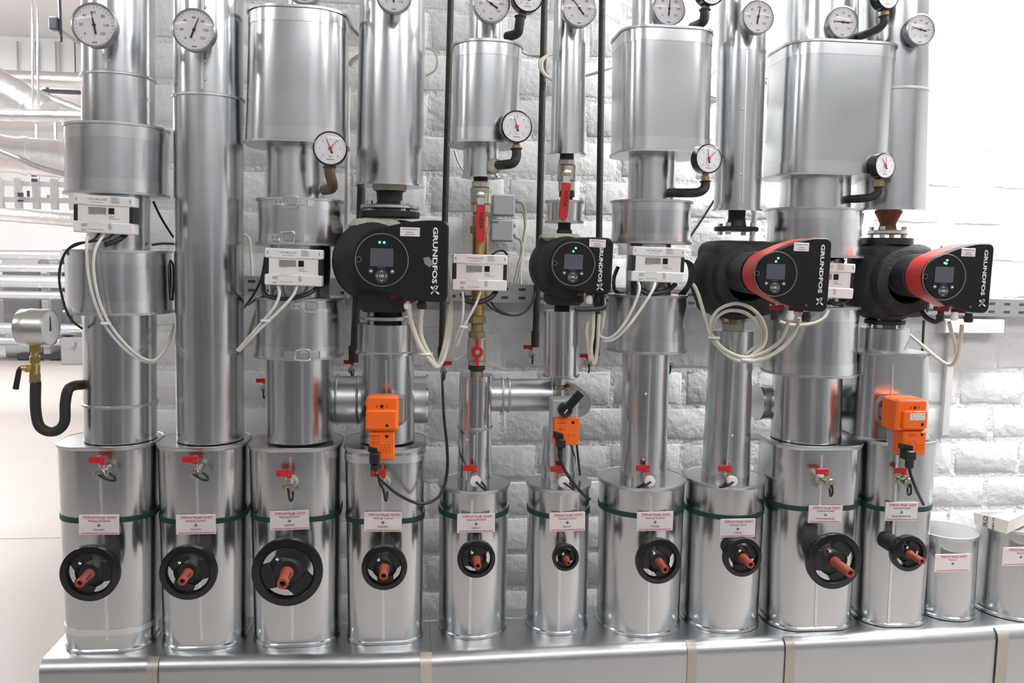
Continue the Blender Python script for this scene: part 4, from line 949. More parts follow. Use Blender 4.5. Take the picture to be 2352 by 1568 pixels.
def pump_face(t, y, L_, R_, T_, B_, rp, dep, sticker, tx, led, smudge=False, th=.012):
    poly = face_poly(L_, R_, T_, B_)
    m_ = MB(); m_.prism(poly, y, y+dep, ch=.004); fc = part('control_box', m_, FACE, t, local=True)
    yy = y-.0006
    m_ = MB(); n = 64; g = []
    m_.loft([[(r*math.cos(2*PI*k/n), yy_, r*math.sin(2*PI*k/n)) for k in range(n)] for r, yy_ in ((rp, yy-.0010), (rp*.985, yy-.0016), (rp*.97, yy-.0010), (rp*.97, yy+.001), (rp, yy+.001))], loop=True); part('panel_ring', m_, INKG, fc, local=True)
    m_ = MB(); m_.ringtorus((-rp*.86, yy-.001, 0), rp*.10, rp*.010, 'y', 20, 5); part('panel_notch', m_, INKG, fc, local=True)
    m_ = MB(); m_.box((0, yy, rp*.10), (rp*.86, .0016, rp*.68)); part('display', m_, LCDB, fc, local=True)
    m_ = MB()
    for k, (a, b) in enumerate(led): m_.turn([(rp*.048, .0008), (rp*.040, -.0012)], 'y', (a*rp, yy, b*rp), 10)
    part('status_lights', m_, LEDG, fc, local=True)
    m_ = MB(); m_.turn([(rp*.255, .001), (rp*.25, -.0012)], 'y', (0, yy, -rp*.60), 24); part('arrow_pad', m_, PADM, fc, local=True)
    for sx in (-1, 1):
        m_ = MB(); m_.turn([(rp*.105, .001), (rp*.10, -.0012)], 'y', (sx*rp*.40, yy, -rp*.42), 16); part('side_button', m_, PADM, fc, local=True)
        m_ = MB(); m_.prism([(sx*rp*.40-rp*.05, -rp*.45), (sx*rp*.40+rp*.05, -rp*.45), (sx*rp*.40+rp*.05, -rp*.42), (sx*rp*.40, -rp*.37), (sx*rp*.40-rp*.05, -rp*.42)], yy-.0020, yy); part('button_symbol', m_, INKW, fc, local=True)
    text('lettering', 'OK', rp*.10, INKW, fc, (0, yy-.0018, -rp*.60), bold=.02)
    for a, s in ((0, '^'), (PI, '^'), (PI/2, '^'), (-PI/2, '^')):
        m_ = MB(); d = Vector((math.sin(a), 0, math.cos(a))); e = Vector((d.z, 0, -d.x)); c = Vector((0, yy-.0018, -rp*.60))+d*rp*.16
        for sg in (-1, 1):
            m_.add([c+d*rp*.035, c+d*rp*.015, c-d*rp*.02+e*sg*rp*.055, c+e*sg*rp*.055], [(0, 1, 2, 3)])
        part('arrow_symbol', m_, INKW, fc, local=True)
    text('lettering', 'MAGNA3', rp*.05, INKG, fc, (0, yy-.0008, -rp*.29))
    text('lettering', 'GRUNDFOS', th, INKW, fc, (tx[0], yy-.0008, tx[1]), rot=(PI/2, PI/2, 0), bold=.03, sx=tx[3])
    m_ = MB(); logo(m_, tx[0]+th*.15, tx[2], th*1.7, yy-.0008); part('emblem', m_, INKW, fc, local=True)
    if sticker:
        a, b, w_, h = sticker; m_ = MB(); m_.box((a, yy-.0008, b), (w_, .0016, h), b=.0006); part('sticker', m_, PAPER, fc, local=True)
        m_ = MB(); rnd = random.Random(5)
        for dz, f in ((.28, .9), (-.05, .4), (-.30, .6)):
            m_.add([(a-w_*.45*f, yy-.0018, b+h*dz-.0007), (a+w_*.45*f, yy-.0018, b+h*dz-.0007), (a+w_*.45*f, yy-.0018, b+h*dz+.0009), (a-w_*.45*f, yy-.0018, b+h*dz+.0009)], [(0, 1, 2, 3)])
        part('sticker_print', m_, INKG, fc, local=True)
    if smudge:
        m_ = MB(); m_.prism([(R_*.62, .008), (R_*.70, .011), (R_*.79, -.004), (R_*.72, -.014), (R_*.64, -.006)], yy-.0004, yy+.001); part('dust_smudge', m_, GREYF, fc, local=True)
    return fc
def glands(t, items):
    for nm, x, z, y, r, ln, m in items:
        m_ = MB(); m_.turn([(r*.8, -ln), (r, -ln*.75), (r, -ln*.35), (r*.78, -ln*.33), (r*.78, 0)], 'z', (x, y, z), 12); part(nm, m_, m, t, local=True)
def flange(t, nm, X, Z, r, h, m, bolts=4, bm_=STEEL, rot=.6):
    m_ = MB(); m_.turn([(r-.002, Z-h/2), (r, Z-h/2+.002), (r, Z+h/2-.002), (r-.002, Z+h/2)], 'z', (X, 0, 0), 36); fl = part(nm, m_, m, t, local=True)
    for k in range(bolts):
        a = rot+2*PI*k/bolts; m_ = MB(); c = (X+r*.80*math.cos(a), r*.80*math.sin(a), 0)
        m_.turn([(.008, Z-h/2-.010), (.008, Z+h/2+.010)], 'z', c, 6); part('bolt', m_, bm_, fl, local=True)
def zat(x, y, Y): return PY(x, y, Y)
# pump on the fourth column
t = thing('circulation_pump', 'large black circulation pump with round control panel, fourth column', 'pump', PY(888, 600, AX))
o = W[t]
def lz(x, y, Y): q = PY(x, y, Y)-o; return q
m_ = MB(); X = lz(895, 445, AX).x
m_.turn([(.036, lz(895, 478, AX-.04).z), (.039, lz(895, 470, AX-.04).z), (.033, lz(895, 462, AX-.04).z), (.034, lz(895, 440, AX-.04).z), (.040, lz(895, 434, AX-.04).z), (.041, lz(895, 424, AX-.04).z)], 'z', (X, 0, 0), 28); part('inlet_neck', m_, IRON, t, local=True)
m_ = MB(); m_.turn([(.042, lz(895, 436, AX-.04).z), (.046, lz(895, 426, AX-.04).z)], 'z', (X, 0, 0), 24); part('plaster_collar', m_, PLAST, t, local=True)
flange(t, 'flange', X, lz(895, 473, AX-.07).z, .076, .010, STEEL); flange(t, 'rubber_flange', X, lz(895, 490, AX-.075).z, .079, .016, BLACK, 0)
m_ = MB(); m_.box((lz(888, 590, AX).x, .0, lz(888, 602, AX).z), (.19, .17, .22), b=.05) if False else m_.rbox((lz(888, 590, AX).x, .0, lz(888, 602, AX).z), (.19, .17, .22), .045); part('housing', m_, SHELL, t, local=True)
m_ = MB(); q = lz(860, 600, AX); m_.turn([(.085, .07), (.098, .05), (.105, -.06), (.098, -.085), (.07, -.09)], 'y', (q.x, 0, q.z), 36); part('insulation_shell', m_, SHELL, t, local=True)
m_ = MB(); m_.box((lz(862, 522, AX-.09).x, -.02, lz(862, 515, AX-.09).z), (.13, .12, .030), b=.012); m_.box((lz(803, 590, AX).x, .0, lz(803, 600, AX).z), (.02, .12, .19), b=.008); part('mineral_wool', m_, PLAST, t, local=True)
m_ = MB(); q = lz(880, 692, AX-.08); m_.box((q.x, -.05, q.z), (.125, .11, .055), b=.012); part('lower_housing', m_, SHELL, t, local=True)
Xl = lz(888, 735, AX).x
flange(t, 'flange', Xl, lz(888, 733, AX-.07).z, .072, .012, STEEL, 4, STEEL, .9)
m_ = MB(); m_.turn([(.05, lz(888, 752, AX-.05).z), (.05, lz(888, 715, AX-.05).z)], 'z', (Xl, 0, 0), 24); part('outlet_neck', m_, IRON, t, local=True)
yF = -.655-AX; s = pxm(-.655); q = lz(877, 597, -.655)
hd_ = thing('motor_head', None, None, (0, 0, 0)); hd_.parent = t; hd_.location = q; hd_.rotation_euler = (0, math.radians(.6), 0)
m_ = MB(); m_.turn([(.062, .02), (.062, .14)], 'y', n=32); part('motor_can', m_, BLACK, hd_, local=True)
m_ = MB(); m_.prism(face_poly(.060, .156, .092, .090), .030, .055); part('red_back', m_, REDB, hd_, local=True)
pump_face(hd_, 0, 66*s, 150*s, 93*s, 92*s, 60*s, .034, (62*s, 65*s, 44*s, 20*s), (119*s, 14*s, -64*s, 1.60), [(-.09, .66), (.08, .66)], True, th=10.5*s)
glands(hd_, [('cable_gland', 60*s, -93*s, .03, .010, .020, METERW), ('cable_gland', 92*s, -90*s, .03, .012, .022, BLACK)])
m_ = MB(); m_.box((28*s, .03, -83*s), (.020, .012, .010)); part('red_latch', m_, REDL, hd_, local=True)
m_ = MB(); m_.box((60*s, .03, -92*s), (.022, .012, .010)); part('red_latch', m_, REDL, hd_, local=True)
# pump on the sixth column
t = thing('circulation_pump', 'small black circulation pump with round control panel, sixth column', 'pump', PY(1296, 612, AX)); o = W[t]
m_ = MB(); q = lz(1290, 612, AX); m_.turn([(.075, .06), (.085, .04), (.088, -.05), (.080, -.075), (.06, -.08)], 'y', (q.x, 0, q.z), 36); m_.box((q.x, 0, q.z), (.10, .12, .17), b=.02); part('insulation_shell', m_, SHELL, t, local=True)
m_ = MB(); q = lz(1248, 560, AX-.05); m_.box((q.x+.01, -.03, q.z), (.045, .06, .05), b=.015); q = lz(1300, 690, AX-.06); m_.box((q.x, -.02, q.z+.004), (.10, .08, .035), b=.010); part('shell_corner', m_, SHELL, t, local=True)
q = lz(1290, 700, AX); m_ = MB(); m_.turn([(.022, q.z-.026), (.020, q.z+.02)], 'z', (lz(1291, 700, AX).x, 0, 0), 20); part('outlet_neck', m_, IRON, t, local=True)
q = lz(1285, 545, AX-.06); m_ = MB(); m_.box((q.x+.005, -.03, q.z), (.10, .09, .020), b=.008); part('mineral_wool', m_, PLAST, t, local=True)
hd_ = thing('motor_head', None, None, (0, 0, 0)); hd_.parent = t; s = pxm(-.60); hd_.location = lz(1317, 606, -.60); hd_.rotation_euler = (0, math.radians(1.5), 0)
m_ = MB(); m_.turn([(.052, .02), (.052, .10)], 'y', n=32); part('motor_can', m_, BLACK, hd_, local=True)
m_ = MB(); m_.prism(face_poly(.062, .100, .068, .070), .022, .042); part('red_back', m_, mat('dark_red_back', (.10, .02, .022), 0, .5), hd_, local=True)
pump_face(hd_, 0, 58*s, 93*s, 64*s, 68*s, 51*s, .024, (54*s, 50*s, 39*s, 18*s), (64*s, 4*s, -50*s, 1.34), [(.075, .72), (-.03, .57)], th=8.5*s)
glands(hd_, [('cable_gland', 46*s, -72*s, .02, .0095, .022, METERW), ('cable_gland', 68*s, -72*s, .02, .010, .030, BLACK)])
for dx in (24, 46, 74): m_ = MB(); m_.box((dx*s, .02, -70*s), (.016, .010, .008)); part('red_latch', m_, REDL, hd_, local=True)
m_ = MB(); m_.tubew([(q, .0065) for q in spline([(8*s, -.005, -104*s), (30*s, -.005, -104*s), (60*s, -.003, -102*s), (78*s, .0, -96*s), (80*s, .02, -74*s)], 5)], 10); part('black_plug', m_, BLACK, hd_, local=True)
# big pumps with red band
def big_pump(xh, yh, xf, yf, Yf, label, dims, st, tx, led, rusty, fl_top, fl_bot, th, tilt):
    global o
    t = thing('circulation_pump', label, 'pump', PY(xh, yh, AX)); o = W[t]
    q = lz(xh, yh, AX)
    m_ = MB(); m_.rbox((q.x+.004, .01, q.z+.002), (.185, .17, .205), .030); part('insulation_shell', m_, SHELL, t, local=True)
    m_ = MB(); m_.turn([(.080, -.05), (.092, -.07), (.088, -.100), (.060, -.106), (.056, -.075)], 'y', (q.x-.004, 0, q.z), 40); m_.turn([(.098, .06), (.110, .03), (.108, -.05), (.095, -.07)], 'y', (q.x-.012, 0, q.z-.004), 36); part('shell_collar', m_, SHELL, t, local=True)
    a, b, r, mm = fl_top; X = lz(a, b, AX).x
    flange(t, 'flange', X, lz(a, b, AX-r).z, r, .012, mm, 4, STEEL, .75)
    m_ = MB(); z0 = lz(a, b, AX-.03).z
    if rusty: m_.turn([(.026, z0), (.021, z0+.022), (.026, z0+.035), (.036, z0+.055), (.037, z0+.062)], 'z', (X, 0, 0), 24)
    else: m_.turn([(.030, z0), (.026, z0+.012), (.023, z0+.03), (.024, z0+.052)], 'z', (X, 0, 0), 24)
    part('inlet_neck', m_, RUST if rusty else IRON, t, local=True)
    if rusty: m_ = MB(); m_.turn([(.070, lz(a, b+22, AX-.06).z-.008), (.070, lz(a, b+22, AX-.06).z+.010)], 'z', (X, 0, 0), 36); part('rubber_ring', m_, BLACK, t, local=True)
    a, b, r, mm = fl_bot; X = lz(a, b, AX).x
    flange(t, 'flange', X, lz(a, b, AX-r).z, r, .012, mm, 4, STEEL, .75)
    m_ = MB(); z0 = lz(a, b, AX-.03).z; m_.turn([(.030, z0-.022), (.030, z0+.03)], 'z', (X, 0, 0), 20); part('outlet_neck', m_, PLAST if rusty else BRASSD, t, local=True)
    s = pxm(Yf); f = lz(xf, yf, Yf)
    L_, R_, T_, B_, rp = (v*s for v in dims); dep = -f.y
    hd_ = thing('motor_head', None, None, (0, 0, 0)); hd_.parent = t; hd_.location = (f.x, f.y, f.z); hd_.rotation_euler = (0, math.radians(tilt), 0)
    k = min(L_*1.0, .062)
    m_ = MB(); m_.turn([(k*.98, dep-.10), (k*.98, dep-.055)], 'y', n=40); part('motor_can', m_, BLACKG, hd_, local=True)
    m_ = MB(); m_.turn([(k*1.02, dep-.088), (k*1.06, dep-.085), (k*1.06, dep-.078), (k*1.02, dep-.075)], 'y', n=40); part('clamp_ring', m_, STEEL, hd_, local=True)
    y0, y1 = .086, dep-.098; n = 8
    for j in range(n):
        yy = y0+(y1-y0)*(j+.5)/n; kk = 1.04+.05*(1-j/n); m_ = MB(); m_.turn([(k*kk*.97, yy-.0042), (k*kk, yy-.003), (k*kk, yy+.003), (k*kk*.97, yy+.0042)], 'y', n=40); part('cooling_fin', m_, BLACK, hd_, local=True)
    m_ = MB(); m_.turn([(k*.9, y0-.01), (k*.9, y1+.03)], 'y', n=32); part('motor_core', m_, BLACK, hd_, local=True)
    m_ = MB(); P0 = face_poly(L_*1.0, R_*.99, T_*.99, B_*.99); m_.prism(P0, .012, .082); part('red_band', m_, REDB, hd_, local=True)
    pump_face(hd_, 0, L_, R_, T_, B_, rp, .014, (st[0]*s, st[1]*s, st[2]*s, st[3]*s), (tx[0]*s, tx[1]*s, tx[2]*s, tx[3]), led, th=th*s)
    m_ = MB()
    for u, v in ((-.1, .93), (.55, .90), (-.05, -.92), (.6, -.9)): m_.turn([(.003, .001), (.002, -.0008)], 'y', (R_*u, 0, (T_ if v > 0 else B_)*v*.92), 8)
    part('screw', m_, INKG, hd_, local=True)
    glands(hd_, [('cable_gland', R_*.10, -B_*.98, .02, .010, .026, BLACK), ('cable_gland', R_*.38, -B_*1.0, .018, .010, .022, METERW), ('cable_gland', R_*.68, -B_*1.02, .018, .0115, .024, BLACK)])
    m_ = MB(); m_.box((R_*.15, .03, -B_*.92), (.032, .018, .012)); part('red_latch', m_, REDL, hd_, local=True)
    m_ = MB(); m_.box((R_*.52, .03, -B_*.97), (.030, .018, .010)); part('red_latch', m_, REDL, hd_, local=True)
    return hd_, s
big_pump(1690, 640, 1781, 629, -.745, 'black circulation pump with red band beside the seventh meter column', (50,138,90,88,54), (60,66,38,20), (114,16,-62,1.62), [(.085, .70), (-.01, .55)], False, (1691,524,.060,BLACK), (1684,727,.050,BRASSD), 9.5, .8)
big_pump(2040, 645, 2168, 636, -.70, 'black circulation pump with red band at the right end', (52,128,86,86,57), (58,62,37,20), (105,14,-60,1.55), [(.085, .72), (-.02, .60), (.06, .58)], True, (2038,532,.055,STEEL), (2032,742,.055,IRON), 9.5, .8)
# woven sleeve under the eighth column pump
t = thing('hose_sleeve', 'pale woven sleeve below the red banded pump, eighth column', 'pipe sleeve', PY(1684, 765, AX))
stackz(t, (1684,), [('sleeve', SLEEVE, 732, 766, .030, 24), ('hex_nut', BRASS, 722, 734, .032, 8)])

# ================================================================== things on the block wall
def wallpipe(pts, r, label, m=IRON, Y=-.06):
    t = thing('wall_pipe', label, 'pipe', PY(*pts[-1], Y))
    P = [PY(*q, Y) for q in pts]; m_ = MB(); m_.tubew([(q, r) for q in P], 16); part('tube', m_, m, t)
    q = P[-1]; m_ = MB(); m_.cyl(q+Vector((0, 0, .05)), q+Vector((0, 0, -.002)), r*1.25, n=16); part('end_socket', m_, m, t)
    return t
wallpipe([(1037,-60),(1022,500),(1014,832)], .0098, 'thin black vertical pipe on the wall right of the large pump')
wallpipe([(1252,-60),(1238,560),(1229,795)], .0105, 'thin black vertical pipe on the wall left of the small pump')
wallpipe([(1384,-60),(1376,540),(1368,815)], .0105, 'thin black vertical pipe on the wall right of the small pump')
wallpipe([(831,400),(824,600),(812,830)], .0125, 'thin black vertical pipe on the wall behind the large pump')
wallpipe([(1735,470),(1722,600)], .0095, 'thin grey vertical pipe on the wall behind the eighth column', RAILM)
for x, y, lb, hx in ((808,850,'behind the large pump',-1),(1019,852,'hanging above the black cable',1),(1222,815,'left of the short bright jacketed pipe',-1),(1352,835,'under the hanging cable bundle',-1),(1538,838,'right of the seventh column',-1)):
    cock(x, y, -.03, 'small dark red drain cock on the wall, '+lb, hx, .5, False, .80, grp='drain cocks on the wall')
cock(606, 893, -.03, 'small red tap lever peeping out left of the third column', -1, .5, False, .8, grp='drain cocks on the wall')
# perforated rail
t = thing('perforated_rail', 'grey perforated mounting rail running along the block wall', 'rail', PY(1300, 700, -.045))
ra, rb = PY(540, 655, -.05), PY(2470, 712, -.05); hr = .030
m_ = MB(); m_.loft([[(p.x, -.052, p.z-hr), (p.x, -.052, p.z+hr), (p.x, -.006, p.z+hr), (p.x, -.006, p.z+hr-.003), (p.x, -.049, p.z+hr-.003), (p.x, -.049, p.z-hr+.003), (p.x, -.006, p.z-hr+.003), (p.x, -.006, p.z-hr)] for p in (ra, rb)]); part('channel', m_, RAILM, t)
sl = None; x = ra.x+.05
slm = MB(); slm.loft([[(xx, yy, zz) for xx, zz in [(q[0], q[1]) for q in rrect(0, 0, 0, .012, .0045, .0044, 3)]] for yy in (-.0006, .001)]); slme = mesh_of('slot', slm); slme.materials.append(HOLEM)
while x < rb.x-.05:
    k = (x-ra.x)/(rb.x-ra.x); zc = ra.z+(rb.z-ra.z)*k
    for dz in (-.0135, .0135):
        so = bpy.data.objects.new('slot', slme); col.objects.link(so); so.parent = t; so.location = Vector((x, -.052, zc+dz))-W[t]
    x += .056
# trunking piece on the right
t = thing('cable_trunking', 'pale grey cable trunking piece under the rail on the right', 'trunking', PY(2240, 765, -.03))
pxbox(t, 'channel', 2172, 2308, 733, 766, -.055, .05, GREYP if False else mat('pale_grey_trunking', (.62, .62, .61), 0, .5), .003); pxbox(t, 'shadow_strip', 2172, 2188, 766, 1000, -.022, .018, mat('pale_shadow_strip', (.60, .59, .58), 0, .5), .002)  # the strip below the channel is a shadow band on the wall, built solid
# junction boxes
for x0, x1, y0, y1, lb in ((1131,1184,445,496,'upper grey junction box on the wall beside the ball valve'),(1127,1180,503,555,'lower grey junction box marked 230V beside the ball valve')):
    t = thing('junction_box', lb, 'junction box', PY((x0+x1)/2, y1, -.03), 'grey junction boxes')
    pxbox(t, 'box', x0, x1, y0, y1, -.048, .042, GREYP, .006); pxbox(t, 'lid', x0+2, x1-2, y0+2, y1-2, -.052, .006, GREYP, .003)
    for yy in (.3, .72): pxbox(t, 'grommet', x1-2, x1+4, y0+(y1-y0)*yy-4, y0+(y1-y0)*yy+4, -.034, .016, GREYP, .002)
    if y0 > 500: pxtext(t, '230V', 1136, 510, -.0526, .009, INK, .01)
# ================================================================== cables
def cable(pts, r, m, label, group=None, name='cable', k=7):
    P = spline([PY(*q) for q in pts], k); m_ = MB(); m_.tubew([(q, r) for q in P], 8)
    return single(name, m_, m, label, 'cable', group)
def ties(x, y, Y, r, label, tilt=0):
    q = PY(x, y, Y); m_ = MB(); m_.turn([(r, -.0025), (r+.0015, -.0015), (r+.0015, .0015), (r, .0025)], 'z', tuple(q), 12); m_.box((q.x+r+.003, q.y-.003, q.z), (.008, .006, .006))
    return single('cable_tie', m_, METERW, label, 'cable tie', 'white cable ties')
Cm = -.61
cable([(203,538,-.575),(199,560,-.60),(203,630,-.605),(220,700,-.605),(250,760,-.585),(300,812,-.575),(345,832,-.56),(372,815,-.50),(390,780,-.44),(400,745,-.40)], .0034, WHITEC, 'white cable looping from the leftmost meter across the pipe, outer strand', 'white meter cables')
cable([(240,538,-.575),(220,570,-.605),(215,620,-.612),(228,690,-.612),(256,750,-.592),(305,806,-.580),(350,828,-.565),(380,800,-.50),(396,760,-.44)], .0034, WHITEC, 'white cable looping from the leftmost meter across the pipe, inner strand', 'white meter cables')
ties(240, 742, -.60, .008, 'small white tie around the cables of the leftmost meter')
cable([(228,536,-.57),(210,553,-.585),(170,562,-.59),(145,590,-.59),(136,640,-.59),(148,700,-.585),(165,735,-.56),(188,754,-.52)], .0030, WIREK, 'black cable bowing out left of the leftmost lower cover')
cable([(262,536,-.57),(240,550,-.58),(190,558,-.585),(158,572,-.585),(157,585,-.58)], .0026, WIREK, 'short black cable under the leftmost meter')
cable([(290,538,-.56),(270,552,-.57),(240,562,-.575)], .006, BLACK, 'thick black cable tuft under the leftmost meter')
cable([(352,462,-.42),(370,500,-.40),(398,545,-.36)], .003, WIREK, 'straight black cable between the first two columns, above')
cable([(350,562,-.46),(375,559,-.42),(402,560,-.36)], .003, WIREK, 'short level black cable between the first two columns')
for k, (dx, lb) in enumerate(((0, 'outer'), (-7, 'inner'))):
    cable([(380+dx,590,-.44),(396+dx,605,-.44),(399+dx,640,-.44),(396+dx,690,-.44)], .0032, WIREK, lb+' black cable right of the leftmost lower cover')
cable([(638,656,-.575),(642,675,-.59),(630,705,-.60),(600,742,-.60),(565,782,-.585),(545,804,-.56)], .0036, WHITEC, 'white cable slanting down left from the third column meter, upper', 'white meter cables')
cable([(683,656,-.575),(672,680,-.59),(640,715,-.605),(608,745,-.605),(572,782,-.59),(549,806,-.565)], .0036, WHITEC, 'white cable slanting down left from the third column meter, lower', 'white meter cables')
ties(607, 736, -.605, .008, 'small white tie around the cables of the third column meter')
cable([(609,590,-.55),(600,640,-.54),(580,680,-.46),(556,712,-.36)], .003, WIREK, 'black cable left of the third column meter, slanting')
cable([(610,620,-.55),(604,660,-.55),(615,680,-.56),(660,686,-.57),(705,676,-.57),(728,660,-.56)], .0055, BLACK, 'thick black cable looped under the third column meter')
cable([(612,678,-.54),(590,686,-.46),(570,700,-.36)], .003, WIREK, 'thin black cable reaching left under the third column meter')
cable([(602,640,-.002),(595,690,-.002),(578,745,-.002),(566,790,-.002)], .0045, mat('grey_cable', (.30, .30, .28), 0, .5), 'grey cable dropping behind the third column')
cable([(560,538,-.03),(572,548,-.03),(576,580,-.03),(580,640,-.03)], .004, WHITEC, 'pale cable on the wall right of the second column')
# large pump supply
PC = 'cream pump cables'
cable([(939,702,-.63),(945,740,-.625),(962,790,-.61),(990,830,-.60),(1005,842,-.59),(1020,820,-.58),(1032,770,-.55),(1036,710,-.52),(1030,640,-.52),(1024,600,-.52)], .0058, CREAM, 'cream cable of the large pump, outermost loop', PC)
cable([(942,740,-.61),(955,765,-.60),(975,805,-.595),(1000,838,-.585),(1018,815,-.57),(1029,760,-.545),(1033,700,-.52)], .0058, CREAM, 'cream cable of the large pump, middle loop', PC)
cable([(970,704,-.63),(966,740,-.615),(968,775,-.60),(990,820,-.59),(1006,836,-.58),(1022,790,-.56),(1030,720,-.53)], .0058, CREAM, 'cream cable of the large pump, inner loop', PC)
ties(976, 812, -.60, .013, 'white tie around the cream cables of the large pump')
cable([(1016,850,-.05),(1017,900,-.10),(1020,960,-.25),(1027,1030,-.42),(1026,1090,-.52),(1008,1140,-.57),(965,1156,-.60),(915,1135,-.625),(885,1110,-.635),(862,1086,-.63)], .0042, WIREK, 'long black cable sagging from the wall to the orange actuator')
cable([(868,1088,-.635),(872,1110,-.635),(880,1122,-.61)], .003, WIREK, 'short black cable end beside the actuator plug')
# fifth column
cable([(1062,667,-.57),(1064,700,-.58),(1060,745,-.58),(1046,785,-.55),(1038,815,-.50),(1048,825,-.46),(1075,812,-.42)], .0036, WHITEC, 'white cable hanging from the fifth column meter, left', 'white meter cables')
cable([(1105,667,-.57),(1092,700,-.585),(1068,745,-.585),(1050,795,-.555)], .0036, WHITEC, 'white cable hanging from the fifth column meter, right', 'white meter cables')
ties(1062, 750, -.585, .007, 'small white tie around the cables of the fifth column meter')
cable([(1060,672,-.56),(1072,690,-.565),(1100,694,-.57),(1126,684,-.57),(1140,668,-.56)], .007, BLACK, 'thick black cable looped under the fifth column meter')
cable([(1112,690,-.50),(1130,708,-.45),(1160,722,-.35),(1195,722,-.28),(1220,700,-.25),(1230,672,-.22)], .003, WIREK, 'thin black cable bowing from the fifth column to the small pump, lower')
cable([(1128,694,-.48),(1145,712,-.44),(1180,724,-.33),(1212,712,-.27),(1226,685,-.23)], .003, WIREK, 'thin black cable bowing from the fifth column to the small pump, upper')
cable([(1130,585,-.50),(1142,577,-.48),(1156,576,-.46),(1165,585,-.45)], .003, WIREK, 'short black cable arching over the fifth column meter')
cable([(1186,463,-.035),(1200,468,-.035),(1208,495,-.03),(1205,540,-.025),(1198,595,-.02),(1188,650,-.02)], .004, CREAM, 'cream cable leaving the upper junction box', 'junction box cables')
cable([(1186,485,-.035),(1202,490,-.035),(1206,520,-.03),(1200,560,-.025),(1195,600,-.02),(1196,652,-.02)], .004, CREAM, 'cream cable leaving the upper junction box below the first', 'junction box cables')
cable([(1183,545,-.035),(1195,552,-.03),(1199,575,-.025),(1190,610,-.02),(1182,650,-.02)], .004, CREAM, 'cream cable leaving the lower junction box', 'junction box cables')
cable([(1130,436,-.03),(1124,430,-.03),(1112,420,-.03)], .003, WHITEC, 'short pale cable above the junction boxes')
# sixth column pump
cable([(1363,712,-.59),(1362,760,-.585),(1357,800,-.58),(1356,826,-.57),(1352,800,-.575),(1348,760,-.575),(1352,738,-.57)], .0048, CREAM, 'cream cable bundle hanging below the small pump, front loop', PC)
cable([(1376,722,-.58),(1374,760,-.575),(1372,800,-.57),(1364,836,-.565),(1358,800,-.565),(1362,770,-.565)], .0048, CREAM, 'cream cable bundle hanging below the small pump, rear loop', PC)
cable([(1388,715,-.575),(1384,745,-.57),(1378,765,-.56)], .0048, CREAM, 'short cream cable dropping from the small pump', PC)
cable([(1466,648,-.58),(1468,668,-.60),(1450,715,-.60),(1425,755,-.60),(1400,776,-.58),(1380,772,-.57),(1376,760,-.56)], .0038, WHITEC, 'white cable sweeping from the seventh column meter, left strand', 'white meter cables')
cable([(1505,648,-.58),(1498,668,-.60),(1468,715,-.605),(1440,752,-.605),(1412,778,-.585),(1388,782,-.57),(1376,772,-.555)], .0038, WHITEC, 'white cable sweeping from the seventh column meter, right strand', 'white meter cables')
for k, (dx, lb) in enumerate(((0, 'inner'), (6, 'middle'), (12, 'outer'))):
    cable([(1572+dx*.4,598,-.54),(1580+dx*.8,606,-.53),(1584+dx,630,-.53),(1578+dx*.7,655,-.53),(1560+dx,676,-.50)], .0032, WIREK, lb+' black cable right of the seventh column meter', 'black meter cables')
cable([(1420,612,-.40),(1410,640,-.40),(1414,668,-.42),(1440,678,-.44)], .0055, BLACK, 'thick black cable loop left of the seventh column meter')
cable([(1468,662,-.54),(1490,674,-.55),(1530,668,-.55),(1552,652,-.54)], .007, BLACK, 'thick black cable looped under the seventh column meter')
cable([(1640,460,-.001),(1615,500,-.001),(1582,548,-.001)], .0035, WIREK, 'straight black cable slanting on the wall left of the eighth column')
# eighth column pump loops
cable([(1575,660,-.50),(1590,652,-.52),(1603,675,-.54),(1620,730,-.56),(1640,785,-.58),(1690,826,-.60),(1745,826,-.615),(1795,800,-.635),(1825,765,-.65),(1837,730,-.66)], .0050, CREAM, 'long cream cable under the red banded pump, lower strand', PC)
cable([(1634,768,-.58),(1660,800,-.595),(1705,820,-.60),(1750,812,-.61),(1790,785,-.63),(1806,755,-.65),(1811,728,-.66)], .0050, CREAM, 'cream cable under the red banded pump, upper strand', PC)
cable([(1632,770,-.565),(1634,735,-.57),(1655,708,-.575),(1695,697,-.58),(1735,715,-.58),(1758,755,-.58),(1752,795,-.585),(1715,823,-.59)], .0048, CREAM, 'large cream cable coil under the red banded pump', PC)
cable([(1636,760,-.56),(1645,730,-.565),(1675,713,-.57),(1715,720,-.57),(1740,750,-.57),(1742,785,-.575),(1712,815,-.58)], .0048, CREAM, 'small cream cable coil under the red banded pump', PC)
ties(1637, 775, -.585, .011, 'white tie on the left of the cable coil'); ties(1713, 826, -.61, .011, 'white tie at the bottom of the cable coil')
cable([(1790,738,-.60),(1820,746,-.60),(1860,744,-.605),(1890,732,-.605),(1903,712,-.60)], .0042, CREAM, 'cream cable bowed in front of the ninth column cover', PC)
cable([(1905,690,-.55),(1920,698,-.55),(1940,692,-.55),(1955,680,-.55)], .006, BLACK, 'black cable tuft under the half hidden meter')
cable([(1908,598,-.54),(1925,592,-.54),(1940,600,-.54)], .003, WIREK, 'short black cable arching above the half hidden meter')
